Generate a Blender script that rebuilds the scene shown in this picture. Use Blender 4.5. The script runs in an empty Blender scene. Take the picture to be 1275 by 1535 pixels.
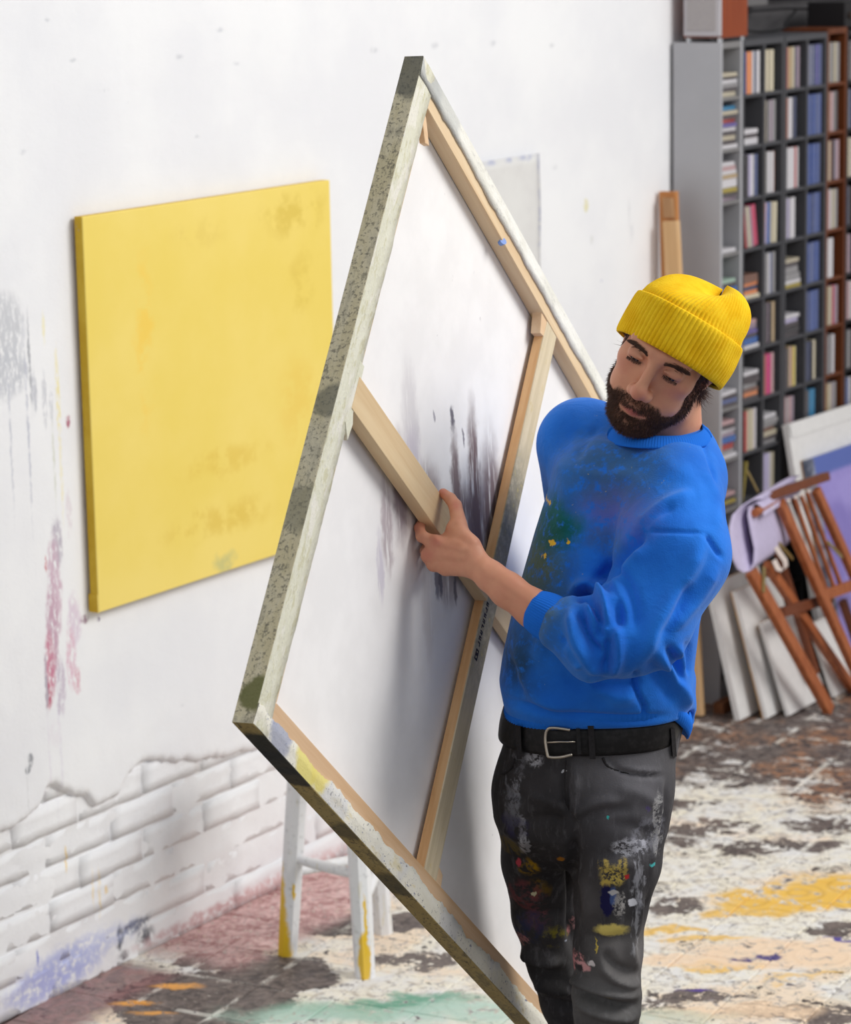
import bpy, math, random
import numpy as np
from mathutils import Vector, Matrix, noise as mnoise

# ------------------------------------------------------------------ camera
SC = bpy.context.scene
COL = SC.collection
FPX, PCX, PCY, CAMH = 4364.0, 637.5, 767.5, 2.38

def _cam_rot():
    d = np.array([(1040.0 - PCX) / FPX, -(22000.0 - PCY) / FPX, -1.0]); d /= np.linalg.norm(d)
    up = -d
    fw = np.array([0, 0, -1.0]); fh = fw - up * fw.dot(up); fh /= np.linalg.norm(fh)
    return np.array([np.cross(fh, up), fh, up])
RC = _cam_rot()
CAM = np.array([0.0, 0.0, CAMH])
cam_data = bpy.data.cameras.new('camera')
cam = bpy.data.objects.new('camera', cam_data); COL.objects.link(cam)
cam.matrix_world = Matrix([[*RC[0], 0], [*RC[1], 0], [*RC[2], CAMH], [0, 0, 0, 1]])
cam_data.sensor_fit = 'VERTICAL'; cam_data.sensor_height = 24.0; cam_data.sensor_width = 24.0 * 1275 / 1535
cam_data.lens = 24.0 * FPX / 1535.0
cam_data.clip_end = 100
cam_data.dof.use_dof = True; cam_data.dof.focus_distance = 4.62; cam_data.dof.aperture_fstop = 4.6
SC.camera = cam

# ------------------------------------------------------------------ light
SC.view_settings.view_transform = 'Standard'; SC.view_settings.look = 'None'
SC.view_settings.gamma = 1.0; SC.view_settings.use_curve_mapping = False
SC.view_settings.exposure = 0.10
world = bpy.data.worlds.new('studio_daylight'); SC.world = world; world.use_nodes = True
bg = world.node_tree.nodes['Background']
bg.inputs[0].default_value = (0.93, 0.96, 1.0, 1); bg.inputs[1].default_value = 0.52

def area_light(name, loc, target, sx, sy, power, col=(1, 1, 1)):
    l = bpy.data.lights.new(name, 'AREA'); l.shape = 'RECTANGLE'; l.size = sx; l.size_y = sy; l.energy = power; l.color = col
    o = bpy.data.objects.new(name, l); COL.objects.link(o)
    o.location = loc
    o.rotation_euler = (Vector(target) - Vector(loc)).to_track_quat('-Z', 'Y').to_euler()
    return o
area_light('window_daylight', (4.6, 4.8, 4.7), (0.0, 5.1, 1.1), 3.0, 2.4, 262, (1.0, 0.985, 0.96))

# ------------------------------------------------------------------ projection helpers
def ray(px, py):
    return RC @ np.array([(px - PCX) / FPX, (PCY - py) / FPX, -1.0])
def onY(px, py, Y):
    d = ray(px, py); return CAM + d * (Y / d[1])
def onZ(px, py, z=0.0):
    d = ray(px, py); return CAM + d * ((z - CAMH) / d[2])
def onP(px, py, p0, n):
    d = ray(px, py); return CAM + d * (np.dot(np.asarray(p0) - CAM, n) / np.dot(d, n))
def project(V):
    c = (np.asarray(V) - CAM) @ RC
    return np.stack([PCX - FPX * c[..., 0] / c[..., 2], PCY + FPX * c[..., 1] / c[..., 2]], -1)

# wall frame: u along the wall, o out from the wall, z up
WA = np.array([-.922, 6.121, 0.0]); WD = np.array([.546, .838, 0.0]); WD /= np.linalg.norm(WD)
WN = np.array([WD[1], -WD[0], 0.0])
def W(u, o, z): return WA + WD * u + WN * o + np.array([0, 0, z])
def onW(px, py, o=0.0):
    P = onP(px, py, WA + WN * o, WN); return np.dot(P - WA, WD), P[2]
def onU(px, py, u):
    P = onP(px, py, WA + WD * u, WD); return np.dot(P - WA, WN), P[2]

# ------------------------------------------------------------------ object helpers
def tag(o, label=None, cat=None, group=None, kind=None):
    if label: o['label'] = label
    if cat: o['category'] = cat
    if group: o['group'] = group
    if kind: o['kind'] = kind
    return o
def thing(name, label, cat, loc, group=None):
    e = bpy.data.objects.new(name, None); COL.objects.link(e); e.location = Vector(loc); e.empty_display_size = .1
    return tag(e, label, cat, group)
def mesh(name, V, F, smooth=False):
    me = bpy.data.meshes.new(name); me.from_pydata([tuple(map(float, v)) for v in V], [], [tuple(map(int, f)) for f in F]); me.update()
    if smooth: me.shade_smooth()
    return me
def fast_mesh(name, V, Q, smooth=True):
    V = np.asarray(V, np.float32); Q = np.asarray(Q, np.int32); k = Q.shape[1]
    me = bpy.data.meshes.new(name)
    me.vertices.add(len(V)); me.vertices.foreach_set('co', V.ravel())
    me.loops.add(Q.size); me.loops.foreach_set('vertex_index', Q.ravel())
    me.polygons.add(len(Q)); me.polygons.foreach_set('loop_start', np.arange(0, Q.size, k, dtype=np.int32))
    me.update(calc_edges=True); me.validate()
    if smooth: me.shade_smooth()
    return me
def link(name, me, mat, parent=None):
    o = bpy.data.objects.new(name, me); COL.objects.link(o)
    if mat is not None and not me.materials: me.materials.append(mat)
    if parent is not None:
        o.parent = parent
        if parent.parent is None: o.matrix_parent_inverse = Matrix.Translation(-parent.location)
    return o
class MB:
    """collects shapes given in world coordinates"""
    def __init__(s): s.V = []; s.F = []
    def add(s, V, F):
        b = len(s.V); s.V += [tuple(map(float, v)) for v in V]; s.F += [tuple(i + b for i in f) for f in F]; return s
    def hexa(s, P):   # 8 points: bottom 4 ccw, top 4 ccw
        return s.add(P, [(3, 2, 1, 0), (4, 5, 6, 7), (0, 1, 5, 4), (1, 2, 6, 5), (2, 3, 7, 6), (3, 0, 4, 7)])
    def box(s, o, ax, ay, az):   # corner and three edge vectors (right handed)
        o, ax, ay, az = map(np.asarray, (o, ax, ay, az))
        return s.hexa([o, o + ax, o + ax + ay, o + ay, o + az, o + ax + az, o + ax + ay + az, o + ay + az])
    def wbox(s, u0, u1, o0, o1, z0, z1):
        return s.hexa([W(u0, o1, z0), W(u1, o1, z0), W(u1, o0, z0), W(u0, o0, z0), W(u0, o1, z1), W(u1, o1, z1), W(u1, o0, z1), W(u0, o0, z1)])
    def bar(s, p, q, wv, tv):    # bar from p to q, half-width vector wv, half-thickness vector tv
        p, q, wv, tv = map(np.asarray, (p, q, wv, tv))
        return s.hexa([p - wv - tv, p + wv - tv, p + wv + tv, p - wv + tv, q - wv - tv, q + wv - tv, q + wv + tv, q - wv + tv])
    def tube(s, pts, r, n=10, cap=True):
        pts = [np.asarray(p, float) for p in pts]; m = len(pts)
        rr = r if hasattr(r, '__len__') else [r] * m
        t0 = pts[1] - pts[0]; t0 = t0 / np.linalg.norm(t0)
        u = np.cross(t0, [0, 0, 1.0]); u = u if np.linalg.norm(u) > 1e-3 else np.cross(t0, [1.0, 0, 0]); u /= np.linalg.norm(u)
        V = []; F = []
        for i, p in enumerate(pts):
            t = pts[min(i + 1, m - 1)] - pts[max(i - 1, 0)]; t = t / (np.linalg.norm(t) + 1e-12)
            u = u - t * u.dot(t); u /= np.linalg.norm(u); v = np.cross(t, u)
            for k in range(n):
                a = 2 * math.pi * k / n; V.append(p + rr[i] * (u * math.cos(a) + v * math.sin(a)))
        for i in range(m - 1):
            for k in range(n):
                F.append((i * n + k, i * n + (k + 1) % n, (i + 1) * n + (k + 1) % n, (i + 1) * n + k))
        if cap: F.append(tuple(range(n - 1, -1, -1))); F.append(tuple(range((m - 1) * n, m * n)))
        return s.add(V, F)
    def build(s, name, mat, parent=None, bevel=0.0, smooth=False, seg=2):
        me = mesh(name, s.V, s.F, smooth)
        if bevel:
            import bmesh
            bm = bmesh.new(); bm.from_mesh(me)
            bmesh.ops.recalc_face_normals(bm, faces=bm.faces)
            bmesh.ops.bevel(bm, geom=list(bm.edges), offset=bevel, segments=seg, profile=.6, affect='EDGES', clamp_overlap=True)
            bm.to_mesh(me); bm.free()
        else:
            import bmesh
            bm = bmesh.new(); bm.from_mesh(me); bmesh.ops.recalc_face_normals(bm, faces=bm.faces); bm.to_mesh(me); bm.free()
        return link(name, me, mat, parent)

# ------------------------------------------------------------------ material helpers
def S(c):  # sRGB 0-255 -> linear
    return tuple(((v / 255) / 12.92 if v / 255 <= .04045 else ((v / 255 + .055) / 1.055) ** 2.4) for v in c) + (1.0,)
class Mat:
    def __init__(s, name, rough=.6, spec=.3):
        s.m = bpy.data.materials.new(name); s.m.use_nodes = True; s.t = s.m.node_tree; s.n = s.t.nodes
        s.b = s.n['Principled BSDF']; s.b.inputs['Roughness'].default_value = rough; s.b.inputs['Specular IOR Level'].default_value = spec
    def node(s, ty, **kw):
        x = s.n.new(ty)
        for k, v in kw.items(): setattr(x, k, v)
        return x
    def put(s, sock, v):
        if hasattr(v, 'is_linked') or isinstance(v, bpy.types.NodeSocket): s.t.links.new(v, sock)
        else: sock.default_value = v
    def pos(s): return s.node('ShaderNodeNewGeometry').outputs['Position']
    def objc(s): return s.node('ShaderNodeTexCoord').outputs['Object']
    def math(s, op, a, b=0.0, c=None, clamp=False):
        x = s.node('ShaderNodeMath', operation=op, use_clamp=clamp); s.put(x.inputs[0], a); s.put(x.inputs[1], b)
        if c is not None: s.put(x.inputs[2], c)
        return x.outputs[0]
    def vm(s, op, a, b=None, out=0):
        x = s.node('ShaderNodeVectorMath', operation=op); s.put(x.inputs[0], a)
        if b is not None:
            if op == 'SCALE': s.put(x.inputs['Scale'], b)
            else: s.put(x.inputs[1], b)
        return x.outputs[out]
    def dot(s, a, b): return s.vm('DOT_PRODUCT', a, b, 1)
    def comb(s, x, y, z):
        c = s.node('ShaderNodeCombineXYZ'); s.put(c.inputs[0], x); s.put(c.inputs[1], y); s.put(c.inputs[2], z); return c.outputs[0]
    def noise(s, vec, scale, detail=3, rough=.55, dist=0.0, out='Fac'):
        x = s.node('ShaderNodeTexNoise'); s.put(x.inputs['Vector'], vec); x.inputs['Scale'].default_value = scale
        x.inputs['Detail'].default_value = detail; x.inputs['Roughness'].default_value = rough; x.inputs['Distortion'].default_value = dist
        return x.outputs[out]
    def warp(s, vec, scale, amt, detail=3):
        nz = s.noise(vec, scale, detail, out='Color')
        return s.vm('ADD', vec, s.vm('SCALE', s.vm('SUBTRACT', nz, (.5, .5, .5)), amt))
    def ramp(s, v, a, b, lo=0.0, hi=1.0, smooth=True):
        x = s.node('ShaderNodeMapRange'); x.clamp = True
        x.interpolation_type = 'SMOOTHSTEP' if smooth else 'LINEAR'
        s.put(x.inputs[0], v); x.inputs[1].default_value = a; x.inputs[2].default_value = b; x.inputs[3].default_value = lo; x.inputs[4].default_value = hi
        return x.outputs[0]
    def blob(s, vec, c, r, soft=.25):
        d = s.vm('MULTIPLY', s.vm('SUBTRACT', vec, tuple(map(float, c))), tuple(1.0 / float(q) for q in r))
        return s.ramp(s.vm('LENGTH', d, out=1), 1 + soft, 1 - soft)
    def mix(s, f, a, b, mode='MIX'):
        x = s.node('ShaderNodeMix', data_type='RGBA', blend_type=mode); s.put(x.inputs[0], f); s.put(x.inputs[6], a); s.put(x.inputs[7], b); return x.outputs[2]
    def mul(s, a, b): return s.math('MULTIPLY', a, b)
    def color(s, c): s.put(s.b.inputs['Base Color'], c); return s
    def rough(s, c): s.put(s.b.inputs['Roughness'], c); return s
    def bump(s, h, strength=.3, dist=.002):
        x = s.node('ShaderNodeBump'); s.put(x.inputs['Height'], h); x.inputs['Strength'].default_value = strength; x.inputs['Distance'].default_value = dist
        s.t.links.new(x.outputs[0], s.b.inputs['Normal']); return s
def plain(name, c, rough=.6, spec=.3, var=.0, scale=30, bump=0.0, metal=0.0):
    m = Mat(name, rough, spec); c = S(c); P = m.objc()
    if var or bump:
        nz = m.noise(P, scale, 4)
        dk = tuple(v * (1 - var) for v in c[:3]) + (1,); lt = tuple(min(1, v * (1 + var)) for v in c[:3]) + (1,)
        m.color(m.mix(m.ramp(nz, .3, .7), dk, lt))
        if bump: m.bump(nz, bump, .003)
    else: m.color(c)
    m.b.inputs['Metallic'].default_value = metal
    return m.m
def wood(name, c1, c2, axis, rough=.55, scale=60, spec=.25):
    """grain stretched along the given world axis"""
    m = Mat(name, rough, spec); P = m.pos(); ax = np.asarray(axis, float); ax /= np.linalg.norm(ax)
    al = m.vm('SCALE', tuple(ax), m.dot(P, tuple(ax)))
    Q = m.vm('ADD', m.vm('SUBTRACT', P, al), m.vm('SCALE', al, .06))
    nz = m.noise(Q, scale, 4, .6, .4); n2 = m.noise(Q, scale * 4, 2)
    m.color(m.mix(m.math('ADD', m.mul(m.ramp(nz, .3, .7), .75), m.mul(n2, .25)), S(c1), S(c2))); m.bump(n2, .15, .001)
    return m.m
RND = random.Random(11)
# ================================================================== the setting
def add_structure(o): o['kind'] = 'structure'; return o
TA = math.radians(63); TS = .2
TX = np.array([math.cos(TA), math.sin(TA), 0]); TY = np.array([-math.sin(TA), math.cos(TA), 0])

def floor_material():
    m = Mat('painted_tile_floor', .55, .35); P = m.pos()
    Pw = m.warp(P, 9, .20, 8); Pw2 = m.warp(P, 16, .07, 5)
    # streaks follow the glaze relief of the tiles
    ta = m.math('DIVIDE', m.dot(P, tuple(TX)), TS); tb = m.math('DIVIDE', m.dot(P, tuple(TY)), TS)
    fa = m.math('SUBTRACT', m.math('FRACT', ta), .5); fb = m.math('SUBTRACT', m.math('FRACT', tb), .5)
    rad = m.math('SQRT', m.math('ADD', m.mul(fa, fa), m.mul(fb, fb)))
    ring = m.math('ADD', m.ramp(m.math('ABSOLUTE', m.math('SUBTRACT', rad, .31)), .05, .0), m.ramp(m.math('ABSOLUTE', m.math('SUBTRACT', rad, .13)), .05, .0), clamp=True)
    ca = m.math('SUBTRACT', .5, m.math('ABSOLUTE', fa)); cb = m.math('SUBTRACT', .5, m.math('ABSOLUTE', fb))
    edge = m.ramp(m.math('MINIMUM', ca, cb), .06, .02)
    corner = m.ramp(m.math('ABSOLUTE', m.math('SUBTRACT', m.math('SQRT', m.math('ADD', m.mul(ca, ca), m.mul(cb, cb))), .27)), .05, 0)
    relief = m.math('ADD', ring, corner, clamp=True)
    n1 = m.noise(P, 9, 9, .68, .6); n2 = m.noise(P, 28, 7, .7, .8); n3 = m.noise(P, 3.2, 6, .6); n4 = m.noise(P, 70, 5, .7)
    sep = m.node('ShaderNodeSeparateXYZ'); m.put(sep.inputs[0], P); Yc = sep.outputs[1]
    dark = m.mix(m.ramp(n2, .35, .65), S((70, 62, 61)), S((122, 110, 104)))
    farz = m.ramp(Yc, 7.3, 7.7)
    dark = m.mix(m.mul(farz, m.mul(m.ramp(n3, .46, .6), m.ramp(n2, .42, .58, 0, .9))), dark, S((164, 116, 82)))
    dark = m.mix(m.ramp(n4, .60, .68), dark, S((186, 178, 168)))
    # grout lines caught by white paint
    dark = m.mix(m.mul(edge, m.ramp(n1, .46, .58)), dark, S((205, 200, 192)))
    cream = m.mix(m.ramp(n1, .35, .65), S((240, 232, 212)), S((226, 224, 222)))
    cream = m.mix(m.mul(m.ramp(n3, .5, .6), .7), cream, S((238, 212, 182)))
    cream = m.mix(m.ramp(m.math('ADD', m.mul(n2, .6), m.mul(n4, .4)), .51, .60), cream, S((156, 150, 148)))
    cream = m.mix(m.mul(relief, m.ramp(n2, .42, .6)), cream, S((196, 186, 172)))
    # cover: pale paint near the man, bare dark tile far away and by the stool
    near = m.ramp(m.math('ADD', Yc, m.mul(m.math('SUBTRACT', n3, .5), 1.6)), 8.15, 6.9)
    near = m.mul(near, m.ramp(Yc, 4.9, 5.7))  # unseen foreground tiles kept dark, added to cut light bouncing up
    cover = m.math('ADD', m.mul(near, .50), m.math('ADD', m.mul(m.math('SUBTRACT', n1, .5), 2.0), m.math('ADD', m.mul(m.math('SUBTRACT', n2, .5), 1.3), m.mul(m.math('SUBTRACT', n4, .5), .9))))
    cover = m.math('ADD', cover, m.mul(edge, .12))
    # bare dark patches near the stool
    def fp(px, py): return onZ(px, py)
    for (px, py, rx, ry) in ((420, 1462, .13, .12), (300, 1500, .2, .18), (500, 1385, .16, .075), (590, 1382, .10, .06), (330, 1440, .10, .06)):
        c = fp(px, py); cover = m.math('SUBTRACT', cover, m.mul(m.blob(Pw2, c, (rx, ry, 1), .2), 1.0))
    for (px, py, rx, ry) in ((640, 1440, .14, .07), (1070, 1240, .12, .07), (1235, 1238, .12, .06), (1015, 1255, .09, .06), (1160, 1268, .14, .05), (1020, 1205, .10, .04), (990, 1350, .08, .09), (1250, 1395, .07, .05), (1060, 1490, .12, .03), (960, 1510, .10, .06), (1250, 1520, .1, .05), (1130, 1515, .08, .05)):
        c = fp(px, py); cover = m.math('SUBTRACT', cover, m.mul(m.blob(Pw, c, (rx, ry, 1), .5), m.ramp(n2, .36, .56, 0, .75)))
    for (px, py, rx, ry) in ((1080, 1225, .2, .14), (1200, 1252, .24, .05), (1030, 1192, .16, .035), (1130, 1200, .10, .10), (560, 1455, .2, .06), (380, 1400, .12, .05)):
        c = fp(px, py); cover = m.math('ADD', cover, m.mul(m.blob(Pw, c, (rx, ry, 1), .6), .34))
    col = m.mix(m.ramp(cover, .17, .27), dark, cream)
    # violet greys where the white is thin
    col = m.mix(m.mul(m.ramp(n2, .60, .66), m.mul(m.ramp(n1, .5, .6), .8)), col, S((96, 88, 104)))
    def paint(px, py, rx, ry, c, warpv=Pw, soft=.3, k=1.0, wear=None):
        nonlocal col
        f = m.blob(warpv, fp(px, py), (rx, ry, 1), soft)
        f = m.mul(f, m.ramp(wear if wear is not None else n2, .66, .52, 0, k))
        col = m.mix(f, col, S(c))
    yel = m.mix(m.mul(relief, .5), S((236, 190, 88)), S((205, 160, 66)))
    for (px, py, rx, ry, k) in ((1200, 1345, .20, .11, 1), (1270, 1335, .2, .13, 1), (1115, 1365, .11, .05, .9), (1010, 1390, .09, .022, .9), (1075, 1448, .10, .035, .9), (1060, 1405, .10, .02, .8), (1190, 1465, .09, .02, .6)):
        f = m.mul(m.blob(Pw, fp(px, py), (rx, ry, 1), .22), m.ramp(m.math('ADD', m.mul(n2, .6), m.mul(n1, .4)), .58, .50, 0, k)); col = m.mix(f, col, yel)
    for (px, py, rx, ry) in ((1170, 1430, .18, .10), (1100, 1515, .16, .05), (1020, 1440, .12, .05)):
        paint(px, py, rx, ry, (240, 210, 178), k=.8)
    for (px, py, rx, ry, c, k) in ((540, 1512, .22, .06, (150, 188, 168), .9), (620, 1500, .14, .03, (98, 158, 132), .9), (690, 1520, .2, .06, (176, 206, 192), .8), (450, 1525, .14, .04, (176, 204, 190), .8), (980, 1525, .14, .05, (182, 196, 178), .6)):
        paint(px, py, rx, ry, c, k=k, soft=.6)
    for (px, py, c) in ((1045, 1487, (84, 62, 140)), (1130, 1432, (84, 74, 128)), (1262, 1410, (90, 78, 150))):
        paint(px, py, .05, .012, c)
    # rose paint run along the foot of the wall
    uu = m.dot(m.vm('SUBTRACT', Pw2, tuple(WA)), tuple(WD)); oo = m.dot(m.vm('SUBTRACT', Pw2, tuple(WA)), tuple(WN))
    rose = m.mul(m.ramp(oo, .30, .22), m.mul(m.ramp(uu, .40, .55), m.ramp(uu, 1.9, 1.5)))
    rosec = m.mix(m.ramp(n2, .38, .62), S((168, 122, 120)), S((224, 188, 184)))
    col = m.mix(m.mul(rose, m.ramp(n4, .66, .55)), col, rosec)
    mar = m.mul(m.ramp(oo, .20, .12), m.ramp(uu, .42, .34))
    col = m.mix(m.mul(mar, .85), col, m.mix(m.ramp(n2, .4, .6), S((100, 66, 68)), S((150, 108, 106))))
    for (px, py) in ((200, 1505), (265, 1478), (230, 1520)):
        paint(px, py, .05, .014, (226, 160, 76), soft=.5, warpv=Pw2)
    col = m.mix(m.mul(m.ramp(m.mul(n2, n1), .36, .40), .6), col, S((60, 56, 60)))
    m.color(col)
    m.rough(m.ramp(n1, .3, .7, .42, .7))
    h = m.math('ADD', m.mul(relief, .5), m.math('ADD', m.mul(n2, .8), m.mul(n4, .3)))
    m.bump(h, .5, .004)
    return m.m
MAT_FLOOR = floor_material()

# floor slab (tiles lie on it)
fl = MB().box((-6.0, -6.0, -.12), (14, 0, 0), (0, 18, 0), (0, 0, .111)).build('floor', MAT_FLOOR); add_structure(fl)
def tile_mesh():
    g = TS / 2 - .0012; c = .0025; t = .010
    V = [(-g, -g, -t), (g, -g, -t), (g, g, -t), (-g, g, -t), (-g, -g, -c), (g, -g, -c), (g, g, -c), (-g, g, -c),
         (-g + c, -g + c, 0), (g - c, -g + c, 0), (g - c, g - c, 0), (-g + c, g - c, 0)]
    F = [(0, 1, 5, 4), (1, 2, 6, 5), (2, 3, 7, 6), (3, 0, 4, 7), (4, 5, 9, 8), (5, 6, 10, 9), (6, 7, 11, 10), (7, 4, 8, 11), (8, 9, 10, 11)]
    return V, F
tv, tf = tile_mesh(); tme = mesh('tile', tv, tf); tme.materials.append(MAT_FLOOR)
cand = []
for i in range(-60, 90):
    for j in range(-70, 70):
        c = TX * (i + .5) * TS + TY * (j + .5) * TS
        if not (-2.2 < c[0] < 4.2 and 3.0 < c[1] < 11.0): continue
        o = np.dot(c - WA, WN)
        if o < -.06: continue
        p = project(c)
        vis = -40 < p[0] < 1315 and 980 < p[1] < 1580
        cand.append((0 if vis else 1, np.linalg.norm(c - CAM), c))
cand.sort(key=lambda q: (q[0], q[1]))
for q in [q for q in cand if q[0] == 0][:290]:
    o = link('tile', tme, None); o.parent = fl
    o.location = Vector(q[2]) + Vector((0, 0, RND.uniform(-.0008, .0004))); o.rotation_euler = (RND.uniform(-.003, .003), RND.uniform(-.003, .003), TA)
rest = [q for q in cand if q[0] == 0][290:] + [q for q in cand if q[0] == 1]
R0 = np.array([TX, TY, [0, 0, 1]]).T
RV = np.concatenate([np.array(tv) @ R0.T + q[2] + np.array([0, 0, -.0005]) for q in rest])
RF = np.concatenate([np.array(tf) + 12 * k for k in range(len(rest))])
so = link('tile_field', fast_mesh('tile_field', RV, RF, False), MAT_FLOOR, fl); so['kind'] = 'stuff'

# ---------------------------------------------------------------- white wall
def wall_material():
    m = Mat('white_painted_wall', .75, .2); P = m.pos()
    rel = m.vm('SUBTRACT', P, tuple(WA))
    q = m.comb(m.dot(rel, tuple(WD)), 0.0, m.dot(rel, (0, 0, 1)))
    qs = m.vm('MULTIPLY', q, (1, 1, .35))
    qw = m.warp(q, 26, .028, 5); qf = m.warp(q, 60, .012, 4)
    n1 = m.noise(q, 2.4, 5); n2 = m.noise(q, 40, 6, .65); n3 = m.noise(qs, 90, 4, .7); n4 = m.noise(q, 150, 3)
    col = m.mix(m.ramp(n1, .35, .65), S((235, 235, 238)), S((243, 243, 244)))
    col = m.mix(m.mul(m.ramp(n2, .66, .76), .35), col, S((200, 200, 204)))
    def mk(px, py, rx, rz, c, k=.8, v=None, soft=.3, wear=None, o=.016):
        nonlocal col
        u, z = onW(px, py, o)
        f = m.blob(v if v is not None else qw, (u, 0, z), (rx, 1, rz), soft)
        f = m.mul(f, m.ramp(wear if wear is not None else n3, .36, .56, 0, k) if wear is not False else k)
        col = m.mix(f, col, S(c))
    # grey smear at the left edge with drips
    mk(2, 505, .075, .075, (196, 198, 204), .8); mk(5, 560, .085, .055, (198, 200, 206), .9); mk(10, 480, .05, .06, (204, 205, 209), .7)
    for (px, py, L, c) in ((17, 660, .14, (196, 198, 208)), (43, 640, .19, (190, 192, 204)), (45, 540, .09, (150, 152, 160)), (82, 690, .09, (214, 216, 204))):
        mk(px, py, .0035, L, c, .8, qf, .6)
    mk(52, 590, .010, .045, (176, 178, 188), .7, qf); mk(68, 600, .008, .06, (196, 197, 204), .7, qf); mk(78, 605, .006, .04, (200, 202, 208), .7, qf)
    mk(88, 600, .006, .10, (240, 226, 150), .8, qf, .6); mk(66, 490, .005, .03, (240, 230, 170), .7, qf, .6); mk(93, 720, .004, .08, (240, 230, 180), .6, qf, .6)
    # violet and rose brush strokes by the yellow canvas
    mk(86, 815, .019, .055, (188, 180, 192), .9); mk(83, 880, .022, .11, (206, 176, 192), .9); mk(80, 950, .020, .11, (196, 160, 178), .9); mk(76, 1000, .018, .075, (202, 130, 152), .95, qf)
    mk(74, 1045, .011, .03, (188, 92, 116), .9, qf); mk(71, 1035, .006, .04, (172, 170, 180), .9, qf); mk(70, 845, .004, .018, (196, 60, 80), .9, qf)
    mk(70, 1020, .005, .07, (184, 178, 190), .8, qf); mk(112, 930, .022, .06, (222, 206, 220), .9); mk(108, 985, .016, .07, (224, 190, 204), .9); mk(118, 1020, .012, .03, (220, 176, 188), .9)
    mk(94, 1030, .014, .06, (204, 192, 206), .9); mk(90, 1060, .006, .02, (190, 176, 194), .8, qf); mk(104, 770, .010, .05, (226, 216, 222), .7); mk(103, 632, .008, .014, (172, 92, 116), .9, qf)
    mk(128, 928, .014, .010, (150, 110, 130), .8, qf); mk(148, 928, .006, .006, (120, 104, 130), .8, qf)
    mk(76, 1150, .003, .10, (222, 214, 226), .5, qf, .7); mk(92, 1130, .004, .12, (224, 220, 230), .6, qf, .7); mk(84, 1100, .02, .03, (232, 226, 232), .5)
    # scuffs
    mk(47, 1140, .009, .016, (140, 142, 148), .9, qf); mk(43, 1155, .008, .010, (140, 142, 148), .9, qf); mk(43, 1190, .0015, .05, (204, 204, 206), .9, qf, .6)
    mk(882, 308, .013, .018, (224, 216, 158), .9, qf); mk(890, 360, .006, .014, (206, 206, 200), .6, qf); mk(946, 320, .004, .04, (206, 206, 210), .6, qf, .6)
    mk(835, 250, .012, .008, (214, 214, 218), .6); mk(905, 420, .008, .006, (206, 206, 222), .7); mk(950, 350, .012, .03, (214, 215, 220), .5)
    for (px, py, r) in ((273, 1058, .005), (35, 228, .008), (296, 205, .006), (565, 75, .012), (655, 68, .012), (742, 65, .012), (830, 68, .01), (355, 95, .008), (270, 85, .01), (110, 90, .008), (72, 30, .006), (330, 45, .01), (160, 135, .006)):
        mk(px, py, r * 1.2, r * .5, (190, 192, 198), .6, qf, .8)
    # paint and soot near the floor
    mk(190, 1408, .012, .03, (60, 62, 72), .95, qf); mk(212, 1390, .05, .016, (70, 74, 84), .95, qf, .4, n2); mk(228, 1405, .03, .02, (74, 78, 88), .9, qf, .5, n2); mk(195, 1435, .02, .012, (70, 72, 80), .8, qf, .5, n2)
    mk(110, 1450, .13, .045, (168, 174, 222), .85, qw, .5, n2); mk(70, 1480, .12, .04, (176, 180, 226), .8, qw, .5, n2); mk(150, 1420, .16, .03, (190, 196, 230), .6, qw, .6, n2); mk(66, 1440, .004, .02, (100, 110, 200), .8, qf)
    mk(430, 1320, .30, .022, (206, 160, 158), .7, qw, .5, n2); mk(300, 1382, .22, .016, (200, 158, 158), .7, qw, .5, n2); mk(70, 1515, .3, .012, (150, 110, 120), .7, qw, .5, n2)
    mk(109, 1290, .004, .03, (240, 212, 150), .9, qf); mk(158, 1340, .004, .05, (240, 216, 160), .8, qf, .6); mk(148, 1335, .003, .04, (240, 216, 160), .8, qf, .6); mk(168, 1335, .006, .01, (240, 206, 130), .8, qf)
    m.color(col)
    m.bump(m.math('ADD', m.mul(n2, .6), m.math('ADD', m.mul(n4, .25), m.mul(n1, .8))), .35, .006)
    return m.m
MAT_WALL = wall_material()
U0, U1, ZT = -2.6, 3.15, 3.1
wl = MB().wbox(U0, U1, -.25, -.03, -.1, ZT).build('wall_left', MAT_WALL); add_structure(wl)
# bricks laid bare below the plaster
def brick_mesh(k):
    r = random.Random(k); L, Hh, D = .2290, .0705, .05; n = (5, 3)
    V = []; F = []
    for j in range(n[1] + 1):
        for i in range(n[0] + 1):
            x = -L / 2 + L * i / n[0]; z = -Hh / 2 + Hh * j / n[1]
            e = (i in (0, n[0])) + (j in (0, n[1]))
            V.append((x * (.985 if e else 1), r.uniform(-.002, .002) - (.0032 if j in (0, n[1]) else 0) - (.0003 if i in (0, n[0]) else 0), z * (.97 if e else 1) + r.uniform(-.0015, .0015)))
    w = n[0] + 1
    for j in range(n[1]):
        for i in range(n[0]): F.append((j * w + i, j * w + i + 1, (j + 1) * w + i + 1, (j + 1) * w + i))
    rim = [i for i in range(w)] + [j * w + w - 1 for j in range(1, n[1] + 1)] + [n[1] * w + i for i in range(w - 2, -1, -1)] + [j * w for j in range(n[1] - 1, 0, -1)]
    b = len(V)
    for q in rim: V.append((V[q][0] * 1.01, .04, V[q][2] * 1.02))
    for q in range(len(rim)):
        p = (q + 1) % len(rim); F.append((rim[q], b + q, b + p, rim[p]))
    return V, F
bms = []
for k in range(6):
    v, f = brick_mesh(k); me = mesh('brick', v, f, True); me.materials.append(MAT_WALL); bms.append(me)
rotw = math.atan2(WD[1], WD[0])
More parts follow.
